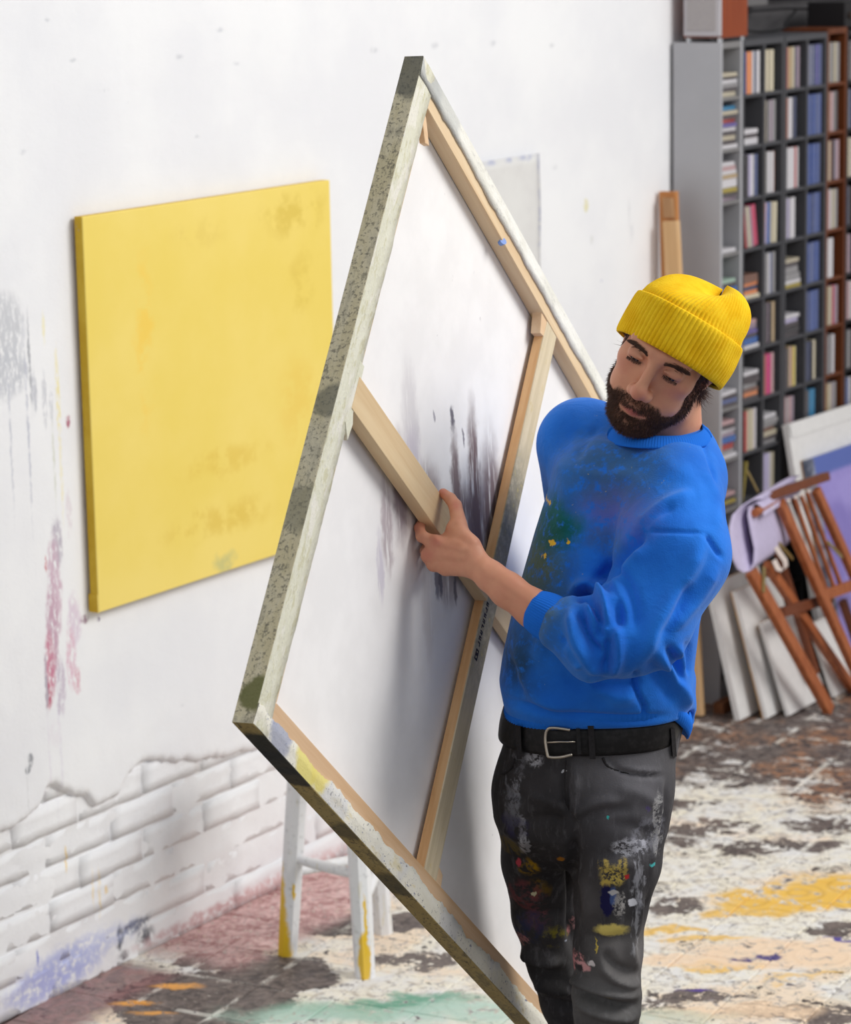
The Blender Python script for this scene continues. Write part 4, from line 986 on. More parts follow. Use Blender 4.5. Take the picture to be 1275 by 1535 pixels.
F = smin(F, chain(G, sleeve, .02), .014)
F = smin(F, chain(G, rsleeve, .02), .05)
F = smin(F, cone(G, onY(1008, 1030, 4.63), onY(1030, 1080, 4.64), .034, .012), .03)   # sagging hem at the back
F = smin(F, ell(G, onY(884, 985, 4.405), (.035, .045, .04)), .02)                      # cloth bagging under the elbow
V, Q = surface_nets(F, org, HS); V = relax(V, Q, 2); N = vnormals(V, Q)
folds = [
 ([(968, 796), (940, 826), (909, 859), (886, 876)], -11, 9), ([(1040, 742), (1005, 756), (975, 780), (955, 800)], 7, 12), ([(1012, 760), (985, 775), (962, 796)], -5, 6),
 ([(965, 797), (1010, 797), (1056, 800)], -2.2, 3), ([(1056, 802), (1070, 820), (1083, 838)], -4, 4), ([(1050, 700), (1072, 745), (1074, 800)], 3, 9),
 ([(1054, 803), (1036, 845), (1010, 890), (981, 943), (955, 998)], 9, 13), ([(1030, 870), (1008, 925), (985, 960)], -5, 10), ([(1075, 845), (1055, 880), (1030, 915), (1000, 948)], 5, 10),
 ([(968, 812), (940, 850), (925, 885), (935, 920)], 6, 13), ([(905, 868), (925, 905), (928, 945)], -6, 8),
 ([(854, 896), (868, 878), (886, 876), (903, 898), (912, 940)], 8, 8), ([(862, 900), (882, 893), (895, 915), (900, 945), (893, 955)], -7, 6), ([(855, 910), (862, 955), (882, 992), (905, 1014)], 6, 9),
 ([(868, 915), (882, 955), (902, 985)], -6, 6), ([(878, 905), (888, 925), (907, 946), (912, 948)], 5, 5), ([(924, 935), (928, 985), (914, 1012)], 6, 8), ([(912, 955), (910, 985), (905, 1005)], -4, 5), ([(840, 950), (850, 975), (868, 1000)], -4, 6), ([(846, 965), (856, 985), (872, 1003)], 4, 6),
 ([(905, 858), (915, 850), (935, 868), (950, 905), (955, 950)], -4, 9), ([(890, 868), (912, 880), (925, 912)], 5, 7),
 ([(984, 973), (1005, 1005), (1022, 1035), (1038, 1068)], 7, 9), ([(1000, 968), (1012, 1000), (1020, 1025)], -6, 7), ([(1015, 965), (1022, 995), (1026, 1020)], 4, 6), ([(1030, 960), (1032, 990), (1028, 1015)], -4, 6), ([(970, 985), (990, 1020), (1010, 1055)], -3, 10),
 ([(954, 1003), (952, 1033), (965, 1060), (966, 1082)], -4, 3.5), ([(1034, 1062), (1030, 1085), (1024, 1098)], -4, 4),
 ([(777, 955), (784, 1000), (800, 1036), (828, 1060), (860, 1066)], 5, 12), ([(765, 985), (772, 1022), (786, 1046)], -4, 9), ([(752, 1046), (790, 1058), (840, 1070), (940, 1078), (1000, 1072)], -5, 6), ([(870, 1030), (920, 1045), (955, 1040)], 4, 14), ([(840, 1010), (880, 1035), (920, 1055)], -3, 10),
 ([(856, 750), (855, 820), (862, 880)], -3, 9), ([(840, 680), (850, 740), (845, 800)], 3, 14), ([(905, 680), (890, 740), (900, 800)], -2, 18), ([(900, 640), (880, 655), (862, 690)], -3, 7), ([(985, 690), (1030, 715), (1060, 760)], 3, 18), ([(1052, 660), (1066, 700), (1070, 730)], -2.5, 3.5),
 ([(830, 905), (815, 960), (800, 1000)], 3, 12), ([(950, 700), (930, 760), (935, 800)], 2.5, 20), ([(880, 1015), (930, 1028), (960, 1015)], -4, 9)]
folds = [(p_, a_ * 2.0, w_) for p_, a_, w_ in folds]
folds = [(p_, a_ * (1.35 if 840 < p_[0][0] < 960 and p_[0][1] > 850 else 1), w_) for p_, a_, w_ in folds]
V = sculpt(V, N, folds); V = relax(V, Q, 1, .15)
def sweat_material():
    m = Mat('blue_fleece', .9, .12); P = m.pos(); n1 = m.noise(P, 12, 5); n2 = m.noise(P, 420, 2); n3 = m.noise(P, 160, 3, .7); n4 = m.noise(P, 60, 5, .7)
    col = m.mix(m.ramp(n1, .3, .7), S((30, 106, 208)), S((38, 122, 226)))
    Pw = m.warp(P, 30, .05, 5); Pf = m.warp(P, 90, .02, 3)
    def mk(px, py, r, c, k, Y=4.5, v=None, soft=.7, wear=n4, lo_=.32, hi_=.54, asp=1.0):
        nonlocal col
        f = m.mul(m.blob(v or Pw, onY(px, py, Y), (r * asp, .2, r), soft), m.ramp(wear, lo_, hi_, 0, k)); col = m.mix(f, col, S(c))
    mk(810, 840, .085, (70, 92, 34), .8, asp=.55); mk(795, 865, .07, (96, 102, 30), .8, asp=.4); mk(832, 790, .035, (0, 92, 84), .95, asp=.9); mk(850, 795, .025, (20, 100, 96), .8); mk(818, 812, .03, (30, 84, 70), .7)
    mk(780, 880, .04, (74, 96, 44), .7, asp=.5); mk(922, 760, .035, (104, 104, 188), .8, soft=.9, asp=1.3); mk(895, 720, .05, (60, 92, 110), .6, asp=1.6); mk(940, 690, .04, (60, 92, 120), .6, asp=1.6); mk(778, 990, .035, (40, 66, 70), .7, asp=.5); mk(770, 1010, .04, (38, 60, 84), .6); mk(905, 808, .02, (70, 90, 110), .5, asp=1.5)
    mk(800, 930, .06, (50, 86, 120), .5)
    spk = m.ramp(n3, .70, .74)
    for (px, py, r, c, asp) in ((885, 720, .06, (196, 186, 60), 1.3), (935, 680, .055, (200, 190, 90), 1.4), (960, 675, .05, (190, 190, 120), 1.4), (830, 780, .06, (214, 190, 50), 1.0), (850, 850, .05, (220, 180, 60), .8), (815, 900, .06, (120, 170, 200), 1.0), (870, 770, .06, (200, 196, 120), 1.0), (800, 1000, .05, (110, 150, 190), .8), (920, 720, .05, (180, 176, 130), 1)):
        f = m.mul(m.blob(Pw, onY(px, py, 4.5), (r * asp, .2, r), .8), spk); col = m.mix(f, col, S(c))
    for (px, py) in ((825, 772), (829, 822), (852, 819), (818, 843)): mk(px, py, .0035, (236, 190, 50), 1, v=Pf, soft=.3, wear=n1, lo_=0, hi_=.01)
    m.color(col); m.b.inputs['Sheen Weight'].default_value = .25; m.b.inputs['Sheen Roughness'].default_value = .5; m.b.inputs['Sheen Tint'].default_value = (.5, .7, 1, 1)
    n6 = m.noise(m.warp(P, 8, .1, 2), 22, 3, .5, 1.2); m.bump(m.math('ADD', m.mul(n2, .6), m.math('ADD', m.mul(n4, .3), m.mul(n6, 2.2))), .35, .0028); return m.m
MSW = sweat_material()
sw = link('sweatshirt', fast_mesh('sweatshirt', V, Q), MSW, person); sw['label'] = 'blue sweatshirt stained with green and yellow paint'
# ribbed bands
def rib_material():
    m = Mat('blue_rib', .9, .12); m.color(S((32, 110, 214))); P = m.pos(); n2 = m.noise(P, 420, 2); m.bump(n2, .2, .0015); return m.m
MRIB = rib_material()
def band(name, ring_top, ring_bot, bulge, thick, par, mat, ribs=0, ramp=.0012, nv=8):
    n = len(ring_top); T = np.array(ring_top); B = np.array(ring_bot); c = (T.mean(0) + B.mean(0)) / 2; ax = T.mean(0) - B.mean(0); ax /= np.linalg.norm(ax)
    V = []; F = []
    prof = [(t, bulge * math.sin(math.pi * t)) for t in np.linspace(0, 1, nv)]
    prof = prof + [(1.0, -thick), (.5, -thick), (0.0, -thick)]
    m = len(prof)
    for i in range(n):
        for (t, o) in prof:
            p = B[i] + (T[i] - B[i]) * t; r = p - c; r -= ax * r.dot(ax); r /= np.linalg.norm(r)
            rr = ramp * math.cos(2 * math.pi * ribs * i / n) * (math.sin(math.pi * min(max(t, .0), 1)) ** .3 if o >= 0 else 0) if ribs else 0
            V.append(p + r * (o + rr))
    for i in range(n):
        j = (i + 1) % n
        for k in range(m): F.append((i * m + k, i * m + (k + 1) % m, j * m + (k + 1) % m, j * m + k))
    return MB().add(V, F).build(name, mat, par, smooth=True)
n = 360; top = []; bot = []
for i in range(n):
    a = 2 * math.pi * i / n; ca, sa = math.cos(a), math.sin(a)   # sa=-1 front
    fx = 989 + 66 * ca; ft = 640 - 13 * sa * 1.0 + 2 * ca; Yt = 4.635 + .072 * sa
    top.append(onY(fx, ft - 3 * (sa > 0), Yt)); bx = 988 + 78 * ca
    bot.append(onY(bx, ft + (19 if sa < 0 else 12) + 3 * abs(ca), 4.625 + .094 * sa))
band('collar', top, bot, .004, .003, sw, MRIB, 110, .0006)
cu0, cu1 = onY(838, 934, 4.412), onY(797, 911, 4.43); ax = cu1 - cu0; ax /= np.linalg.norm(ax); e1 = np.cross(ax, [0, 1, 0]); e1 /= np.linalg.norm(e1); e2 = np.cross(ax, e1)
def ring(c, r, n=160, sq=1.0): return [c + r * (e1 * math.cos(2 * math.pi * i / n) + e2 * sq * math.sin(2 * math.pi * i / n)) for i in range(n)]
band('cuff', ring(cu1, .0305), ring(cu0, .037), .003, .003, sw, MRIB, 52, .0009)
hemt = []; hemb = []
zF, zL, zR, zK = onY(895, 1089, 4.49)[2], onY(757, 1087, 4.61)[2], onY(1040, 1104, 4.63)[2], onY(1040, 1100, 4.7)[2]
for i in range(n):
    a = 2 * math.pi * i / n; ca, sa = math.cos(a), math.sin(a)
    l, r_ = onY(757, 1062, 4.615), onY(1033, 1062, 4.615); c = (l + r_) / 2; rx = (r_ - l)[0] / 2
    f = lambda v: math.copysign(abs(v) ** .82, v)
    zz = np.interp(math.degrees(a), [0, 90, 180, 225, 270, 315, 360], [zR, zK, zL, (zL + zF) / 2, zF, zF + .004, zR])
    hemt.append(np.array([c[0] + rx * f(ca) * 1.0, 4.615 + .129 * f(sa), max(zz + .03, c[2] - .004 if sa > -.3 else 0)]))
    hemb.append(np.array([c[0] + rx * f(ca) * .985, 4.615 + .125 * f(sa), zz]))
band('hem_band', hemt, hemb, .005, .003, sw, MRIB, 120, .0007)

# ---------------------------------------------------------------- jeans
lo = (onY(725, 1100, 4.6)[0], 4.30, -.0); hi = (onY(1040, 1100, 4.6)[0], 5.2, onY(900, 1062, 4.6)[2])
HJ = .0048
legL = [(onY(922, 1190, 4.57), .081), (onY(926, 1290, 4.545), .069), (onY(916, 1350, 4.535), .060), (onY(911, 1420, 4.53), .0555), (onY(909, 1500, 4.535), .0545), (onY(908, 1580, 4.55), .053)]
kL = legL[-1][0]; legL += [((kL[0] + .005, 4.60, .28), .056), ((kL[0] + .008, 4.625, .10), .052)]
legR = [(onY(818, 1190, 4.65), .083), (onY(810, 1290, 4.675), .064), (onY(817, 1370, 4.70), .055), (onY(832, 1440, 4.73), .048), (onY(852, 1500, 4.765), .047), (onY(872, 1560, 4.81), .047)]
kR = legR[-1][0]; legR += [((kR[0] + .06, 4.98, .26), .050), ((kR[0] + .075, 5.06, .12), .050)]
prow = [(1075, 762, 1026, 4.615, .118), (1100, 757, 1020, 4.615, .119), (1140, 751, 1010, 4.612, .12), (1190, 748, 1003, 4.61, .122), (1235, 752, 992, 4.61, .108), (1290, 806, 950, 4.61, .035)]
G, org = grid(lo, hi, HJ)
F = loft(G, prow, 2.4)
fl_ = chain(G, legL, .015); fr_ = chain(G, legR, .015)
F = smin(F, smin(fl_, fr_, .006), .045)
# keep the legs apart below the crotch
V, Q = surface_nets(F, org, HJ); V = relax(V, Q, 3); N = vnormals(V, Q)
jf = [([(862, 1240), (857, 1290), (860, 1350), (856, 1420)], -9, 7), ([(848, 1140), (846, 1180), (852, 1215), (864, 1240)], -4, 4), ([(862, 1145), (862, 1190)], 2.5, 6), ([(905, 1130), (922, 1150), (950, 1160), (995, 1163)], -4.5, 3.5), ([(902, 1126), (915, 1146), (945, 1155), (994, 1158)], 2.5, 3.5),
      ([(856, 1225), (890, 1205), (930, 1200)], 4, 8), ([(868, 1236), (900, 1218), (950, 1212)], -4, 8), ([(850, 1215), (820, 1200), (790, 1195)], 3, 8), ([(852, 1232), (820, 1225), (780, 1230)], -3, 8), ([(1000, 1165), (994, 1240), (984, 1310)], -3.5, 4), ([(992, 1170), (985, 1240), (974, 1315)], 2.5, 4),
      ([(868, 1300), (880, 1360), (870, 1410)], 4, 8), ([(960, 1330), (955, 1380), (945, 1420), (955, 1455)], 5, 7), ([(972, 1340), (966, 1390), (958, 1430)], -4, 7), ([(895, 1285), (925, 1278), (955, 1282)], -3, 7), ([(900, 1295), (930, 1300), (952, 1292)], 3, 7),
      ([(850, 1462), (885, 1480), (930, 1492), (958, 1490)], 6, 8), ([(860, 1478), (895, 1498), (935, 1508), (958, 1506)], -6, 7), ([(858, 1496), (890, 1516), (930, 1526), (956, 1520)], 5, 7), ([(900, 1440), (915, 1462), (940, 1475), (958, 1470)], 5, 7), ([(905, 1425), (920, 1447), (950, 1457)], -4, 6), ([(880, 1400), (905, 1410), (940, 1402)], -3, 7),
      ([(762, 1330), (790, 1345), (830, 1340)], 3, 9), ([(768, 1360), (800, 1372), (845, 1362)], -3, 9), ([(780, 1420), (800, 1438), (840, 1442)], 5, 8), ([(788, 1442), (815, 1460), (850, 1460)], -4, 8), ([(800, 1470), (830, 1482), (860, 1480)], 5, 8), ([(815, 1495), (845, 1508), (868, 1505)], -4, 7), ([(752, 1180), (770, 1192), (790, 1190)], -3, 6), ([(758, 1150), (775, 1160), (800, 1158)], 2, 6), ([(752, 1240), (775, 1255), (800, 1280)], 3, 8), ([(920, 1180), (960, 1190), (990, 1210)], 2.5, 10), ([(905, 1232), (950, 1240), (985, 1262)], -2.5, 10)]
jf = [(p_, a_ * (2.1 if p_[0][1] < 1400 else 3.0), w_) for p_, a_, w_ in jf]
V = sculpt(V, N, jf); V = relax(V, Q, 1, .3)
def jeans_material():
    m = Mat('black_denim', .8, .2); P = m.pos(); n1 = m.noise(P, 9, 5); n2 = m.noise(P, 500, 2); n3 = m.noise(P, 130, 4, .75); n4 = m.noise(P, 34, 6, .7); n5 = m.noise(m.vm('MULTIPLY', P, (1, 1, .2)), 70, 4, .7)
    col = m.mix(m.ramp(n1, .35, .65), S((42, 40, 41)), S((60, 58, 60)))
    col = m.mix(m.mul(m.ramp(n5, .5, .8), .45), col, S((126, 124, 128)))
    Pw = m.warp(P, 45, .035, 5); Pf = m.warp(P, 120, .012, 4)
    def mk(px, py, r, c, k=1.0, Y=4.5, v=None, soft=.3, wear=None, asp=1.0):
        nonlocal col
        f = m.blob(v or Pw, onY(px, py, Y), (r * asp, .2, r), soft)
        f = m.mul(f, m.ramp(wear, .42, .56, 0, k)) if wear is not None else m.mul(f, k); col = m.mix(f, col, S(c))
    mk(950, 1150, .06, (140, 138, 142), .38, soft=.9, asp=1.4); mk(950, 1205, .06, (110, 108, 114), .3, soft=.9); mk(925, 1250, .05, (104, 102, 106), .25, soft=.9); mk(930, 1430, .05, (140, 136, 134), .5, soft=.9); mk(900, 1500, .05, (130, 128, 126), .5, soft=.9, asp=1.4); mk(880, 1350, .05, (100, 94, 92), .4, soft=.9, asp=.4)  # soft grey patches: sheen on the cloth painted into the denim colour
    # white drips and rubs
    mk(776, 1185, .02, (150, 152, 160), .8, asp=.35, wear=n4); mk(770, 1210, .045, (126, 128, 136), .7, asp=.3, wear=n4); mk(779, 1145, .04, (120, 120, 126), .6, asp=.16, wear=n4); mk(800, 1142, .014, (170, 170, 176), .9, v=Pf, wear=n3); mk(784, 1265, .04, (170, 170, 176), .8, asp=.15, wear=n4, v=Pf); mk(790, 1285, .02, (150, 150, 154), .7, asp=.2)
    mk(845, 1156, .003, (220, 220, 224), 1, v=Pf); mk(940, 1265, .014, (206, 206, 214), .8, asp=1.8, v=Pf, wear=n3); mk(960, 1266, .012, (190, 190, 200), .7, v=Pf, wear=n3); mk(946, 1346, .0065, (214, 214, 220), 1, v=Pf); mk(955, 1320, .05, (180, 180, 188), .5, asp=.16, wear=n5); mk(950, 1380, .06, (186, 186, 190), .5, asp=.12, wear=n5); mk(985, 1235, .05, (200, 198, 196), .6, asp=.16, wear=n3); mk(970, 1250, .03, (150, 150, 160), .5, wear=n4); mk(885, 1437, .005, (224, 216, 214), 1, v=Pf); mk(856, 1463, .004, (170, 176, 190), 1, v=Pf)
    # yellow, ochre, navy, rose, turquoise
    mk(902, 1291, .010, (206, 180, 96), 1, v=Pf, wear=n4); mk(918, 1305, .017, (206, 182, 92), .9, v=Pf, wear=n3, asp=1.2); mk(931, 1292, .014, (180, 158, 84), .9, v=Pf, asp=.6, wear=n3); mk(906, 1318, .008, (196, 170, 84), .9, v=Pf)
    mk(908, 1342, .026, (24, 22, 66), 1, v=Pf, asp=.45, soft=.15); mk(917, 1335, .014, (66, 84, 130), 1, v=Pf, asp=.4); mk(918, 1330, .004, (200, 196, 190), .8, v=Pf, asp=2); mk(925, 1350, .02, (170, 166, 162), .7, v=Pf, asp=.4, wear=n3); mk(932, 1345, .018, (180, 176, 172), .7, v=Pf, asp=.2, wear=n3)
    mk(915, 1387, .011, (222, 202, 112), 1, v=Pf, asp=2.3); mk(892, 1412, .012, (206, 180, 80), .9, v=Pf, asp=.12); mk(938, 1306, .004, (190, 50, 50), 1, v=Pf); mk(867, 1436, .010, (200, 136, 136), 1, v=Pf, asp=.8, wear=n3); mk(860, 1450, .012, (196, 130, 132), 1, v=Pf, asp=.35); mk(873, 1446, .008, (216, 160, 160), 1, v=Pf, asp=1.4); mk(867, 1450, .006, (60, 56, 58), 1, v=Pf)
    mk(910, 1220, .0025, (60, 170, 164), 1, v=Pf); mk(978, 1294, .0035, (80, 190, 190), .8, v=Pf, asp=1.6); mk(970, 1212, .006, (90, 74, 130), .6, v=Pf, wear=n3); mk(910, 1488, .004, (180, 160, 80), .8, v=Pf, asp=2, wear=n3)
    mk(794, 1300, .018, (150, 116, 10), .95, Y=4.6, wear=n4, asp=.9); mk(763, 1266, .02, (104, 88, 26), .7, Y=4.6, wear=n4); mk(838, 1272, .006, (170, 110, 20), .9, v=Pf, Y=4.6); mk(808, 1333, .018, (110, 84, 20), .7, Y=4.6, wear=n4); mk(777, 1293, .008, (196, 70, 84), .9, v=Pf, Y=4.6, asp=.5); mk(788, 1352, .028, (120, 62, 66), .8, Y=4.6, wear=n4); mk(808, 1390, .022, (136, 76, 80), .7, Y=4.6, asp=1, wear=n4); mk(800, 1405, .03, (46, 52, 80), .85, Y=4.6, wear=n4); mk(832, 1420, .02, (140, 130, 40), .8, Y=4.6, wear=n4); mk(785, 1430, .012, (176, 120, 120), .7, Y=4.6, wear=n3); mk(800, 1345, .004, (190, 184, 150), 1, v=Pf, Y=4.6); mk(770, 1220, .02, (50, 46, 80), .6, Y=4.6, wear=n4)
    
    m.color(col); m.bump(m.math('ADD', n2, m.mul(n4, .5)), .3, .0015); return m.m
MJ = jeans_material()
jn = link('jeans', fast_mesh('jeans', V, Q), MJ, person); jn['label'] = 'black jeans splashed with paint, torn at the thigh'
DEN = plain('dark_denim_trim', (44, 42, 43), .85, .15, .15, 200, .2)
def on_pelvis(px, py, out=0.0):
    """front surface of the hips under a pixel: march the camera ray onto the pelvis ellipse"""
    py_ = [r[0] for r in prow]; l = np.interp(py, py_, [r[1] for r in prow]); r_ = np.interp(py, py_, [r[2] for r in prow]); Yc = np.interp(py, py_, [r[3] for r in prow]); ry = np.interp(py, py_, [r[4] for r in prow]) + out
    x = (px - (l + r_) / 2) / ((r_ - l) / 2 + out * 940); x = max(-.999, min(.999, x)); y = (1 - abs(x) ** 2.4) ** (1 / 2.4)
    return onY(px, py, Yc - ry * y)
# pocket edge, fly seam, belt loops
def ribbon(name, pxs, r, mat, par, out=.001): return MB().tube([on_pelvis(x, y, out) for (x, y) in spline(pxs, 6)], r, 8).build(name, mat, par, smooth=True)
ribbon('pocket_welt', [(903, 1136), (910, 1148), (928, 1157), (955, 1161), (996, 1163)], .0022, DEN, jn, .000); ribbon('pocket_welt', [(771, 1138), (766, 1150), (758, 1158), (752, 1160)], .002, DEN, jn, .0)
ribbon('fly_seam', [(848, 1140), (846, 1170), (850, 1205), (862, 1238)], .0014, DEN, jn, .0); ribbon('side_seam', [(1000, 1145), (996, 1180), (992, 1230), (985, 1255)], .0016, DEN, jn, .0)
# belt
LEA = Mat('black_leather', .5, .3); P = LEA.pos(); nl = LEA.noise(P, 90, 4); LEA.color(LEA.mix(LEA.ramp(nl, .4, .7), S((18, 17, 18)), S((36, 34, 35)))); LEA.bump(nl, .15, .001); LEA = LEA.m
def hip_ring(py, out, n=200):
    py_ = [r[0] for r in prow]; l = np.interp(py, py_, [r[1] for r in prow]); r_ = np.interp(py, py_, [r[2] for r in prow]); A_ = onY(l, py, 4.615); B_ = onY(r_, py, 4.615); c = (A_ + B_) / 2; c[2] = onY(895, py, 4.495)[2]; rx = (B_[0] - A_[0]) / 2 + out; ry = .119 + out
    f = lambda v: math.copysign(abs(v) ** (2 / 2.4), v)
    return [np.array([c[0] + rx * f(math.cos(2 * math.pi * i / n)), 4.615 + ry * f(math.sin(2 * math.pi * i / n)), c[2]]) for i in range(n)]
bt = band('belt', hip_ring(1092, .005), hip_ring(1132, .006), .0015, .003, person, LEA); bt['label'] = 'black leather belt with silver buckle'
STL = plain('buckle_steel', (190, 180, 164), .3, .5, .1, 80, metal=.9)
bpts = [(854, 1094), (830, 1091), (820, 1094), (817, 1108), (820, 1130), (824, 1135), (840, 1135), (857, 1131)]
MB().tube([on_pelvis(x, y, .012) for (x, y) in spline(bpts, 5)], .0026, 10).build('buckle', STL, bt, smooth=True)
MB().tube([on_pelvis(819, 1113, .013), on_pelvis(840, 1112, .012), on_pelvis(862, 1112, .010)], .0016, 8).build('buckle_prong', STL, bt, smooth=True)
def strip(name, px0, py0, px1, py1, w, mat, par, out):
    V = []; F = []; n = 10
    for i in range(n + 1):
        t = i / n; x = px0 + (px1 - px0) * t; y = py0 + (py1 - py0) * t
        for (dx, oo) in ((-w / 2, out), (w / 2, out), (w / 2, out - .004), (-w / 2, out - .004)): V.append(on_pelvis(x + dx, y, oo))
    for i in range(n):
        for k in range(4): F.append((i * 4 + k, i * 4 + (k + 1) % 4, (i + 1) * 4 + (k + 1) % 4, (i + 1) * 4 + k))
    F += [(3, 2, 1, 0), tuple(range(4 * n, 4 * n + 4))]
    return MB().add(V, F).build(name, mat, par)
strip('belt_keeper', 866, 1092, 868, 1131, 6, LEA, bt, .0115); strip('belt_loop', 885, 1088, 888, 1138, 9, DEN, jn, .012); strip('belt_loop', 776, 1088, 778, 1138, 8, DEN, jn, .011)
strip('belt_loop', 1008, 1092, 1011, 1134, 6, DEN, jn, .012)

# shoes on the floor (below the picture)
SHO = plain('dark_boot_leather', (46, 40, 38), .6, .3, .15, 40)
for (ank, dirv) in ((legL[-1][0], (-.35, -.94)), (legR[-1][0], (-.45, -.89))):
    c = np.array([ank[0], ank[1], 0]); d_ = np.array([dirv[0], dirv[1], 0]); d_ /= np.linalg.norm(d_)
    lo_ = (c[0] - .22, c[1] - .26, -.01); hi_ = (c[0] + .14, c[1] + .12, .2)
    G, org = grid(lo_, hi_, .008)
    F = smin(cone(G, c + np.array([0, 0, .15]) , c + np.array([0, 0, .05]) - d_ * .02, .048, .045), cone(G, c + np.array([0, 0, .05]) - d_ * .03, c + d_ * .16 + np.array([0, 0, .036]), .045, .04), .04)
    F = np.maximum(F, .001 - G[..., 2])
    V, Q = surface_nets(F, org, .008); V = relax(V, Q, 2); V[:, 2] = np.maximum(V[:, 2], .0005)
    link('boot', fast_mesh('boot', V, Q), SHO, person)
# ---------------------------------------------------------------- head (own frame: x his left, y forward, z up)
rX, rU, rB = RC[:, 0], RC[:, 1], RC[:, 2]
def head_frame(yaw, pitch, tilt):
    yaw, pitch, tilt = map(math.radians, (yaw, pitch, tilt))
    f = -math.sin(yaw) * math.cos(pitch) * rX - math.sin(pitch) * rU + math.cos(yaw) * math.cos(pitch) * rB
    u = math.sin(tilt) * rX + math.cos(tilt) * rU; u = u - f * u.dot(f); u /= np.linalg.norm(u)
    return np.array([np.cross(u, f), f, u]).T
HM = head_frame(28, 26, 30); HSC = 1.02
NAS = np.array([0, .094, .012])
HO = onY(978, 549, 4.50) - HM @ (NAS * HSC)
def h2w(p): return HO + (np.asarray(p) * HSC) @ HM.T
def w2h(p): return ((np.asarray(p) - HO) @ HM) / HSC
hh = .0019
G, org = grid((-.1, -.115, -.24), (.1, .14, .15), hh)
def add(c, r, fn, k, cut=False):
    global F
    sl = near(G, org, hh, c, r)
    F[sl] = smax(F[sl], -fn(G[sl]), k) if cut else smin(F[sl], fn(G[sl]), k)

F = ell(G, (0, -.018, .028), (.073, .090, .072))
F = smin(F, ell(G, (0, .034, -.022), (.057, .058, .082)), .03)
for s in (-1, 1):
    F = smin(F, chain(G, [((s * .054, -.004, -.045), .014), ((s * .046, .022, -.078), .017), ((s * .020, .066, -.099), .017), ((0, .074, -.102), .018)], .02), .022)
    F = smin(F, sph(G, (s * .0425, .058, -.014), .021), .02)
    F = smin(F, sph(G, (s * .032, .062, -.055), .026), .02)
    F = smin(F, cone(G, (s * .010, .086, .030), (s * .044, .072, .030), .011, .010), .014)
F = smin(F, ell(G, (0, .078, -.102), (.024, .018, .018)), .014)
F = smin(F, ell(G, (0, .080, -.068), (.030, .018, .024)), .016)
for s in (-1, 1):
    add((s * .0325, .095, .009), .045, lambda g: sph(g, (s * .0325, .099, .009), .0168), .012, True)
    add((s * .0315, .0765, .008), .04, lambda g: ell(g, (s * .0315, .0765, .008), (.0155, .0135, .0125)), .006)
    add((s * .0315, .0925, .003), .03, lambda g: ell(g, (s * .0315, .0915, .0028), (.0125, .009, .0023)), .002, True)
    add((s * .032, .085, .012), .03, lambda g: cone(g, (s * .020, .0905, .0125), (s * .044, .081, .0105), .0024, .0024), .004)
add((0, .1, -.005), (.04, .05, .06), lambda g: cone(g, (0, .088, .018), (0, .110, -.024), .0075, .0092), .010)
add((0, .1155, -.031), .04, lambda g: sph(g, (0, .1125, -.0305), .0125), .008)
for s in (-1, 1):
    add((s * .0125, .1035, -.0365), .04, lambda g: ell(g, (s * .0125, .1025, -.0360), (.0094, .0115, .0092)), .006)
    add((s * .0062, .110, -.0435), .02, lambda g: ell(g, (s * .0062, .109, -.0425), (.0036, .006, .004)), .003, True)
add((0, .09, -.07), (.05, .04, .04), lambda g: chain(g, [((-.022, .0905, -.071), .004), ((-.006, .0975, -.0660), .0058), ((.006, .0975, -.0660), .0058), ((.022, .0905, -.071), .004)], .006), .005)
add((0, .09, -.075), (.05, .04, .04), lambda g: chain(g, [((-.018, .091, -.075), .004), ((0, .0960, -.0775), .0058), ((.018, .091, -.075), .004)], .006), .005)
add((0, .1, -.0722), (.05, .04, .03), lambda g: chain(g, [((-.024, .0925, -.0722), .0012), ((0, .1035, -.0722), .0012), ((.024, .0925, -.0722), .0016)], .002), .003, True)
add((0, .104, -.0895), .04, lambda g: ell(g, (0, .104, -.0895), (.016, .009, .005)), .006, True)
for s in (-1, 1):      # ears
    ca, sa = math.cos(.35 * s), math.sin(.35 * s); Me = np.array([[ca, -sa, 0], [sa, ca, 0], [0, 0, 1]])
    sl = near(G, org, hh, (s * .0735, -.012, -.004), .055); g = G[sl]
    e = ell(g, (s * .0735, -.012, -.004), (.0075, .019, .031), Me)
    e = smin(e, sph(g, (s * .067, -.002, -.034), .008), .008)
    e = smax(e, -ell(g, (s * .0815, -.008, -.002), (.007, .011, .019), Me), .004)
    F[sl] = smin(F[sl], e, .006)
HZ0 = np.array([0, -.58, .815]); HZ0 = (HZ0 / np.linalg.norm(HZ0)).astype(np.float32)
F = np.maximum(F, (G - np.array([0, 0, -.012], np.float32)) @ HZ0 - .052)      # the skull ends inside the hat
nb = w2h(onY(1000, 690, 4.68)); nt = np.array([0, -.022, -.05])
F = smin(F, cone(G, nt, nb, .053, .058), .025)
F = smin(F, sph(G, nt + (nb - nt) * .42 + np.array([0, .045, 0.0]), .012), .02)
V, Q = surface_nets(F, org, hh); V = relax(V, Q, 2, .45); HV, HQ = V, Q; HN = vnormals(V, Q)
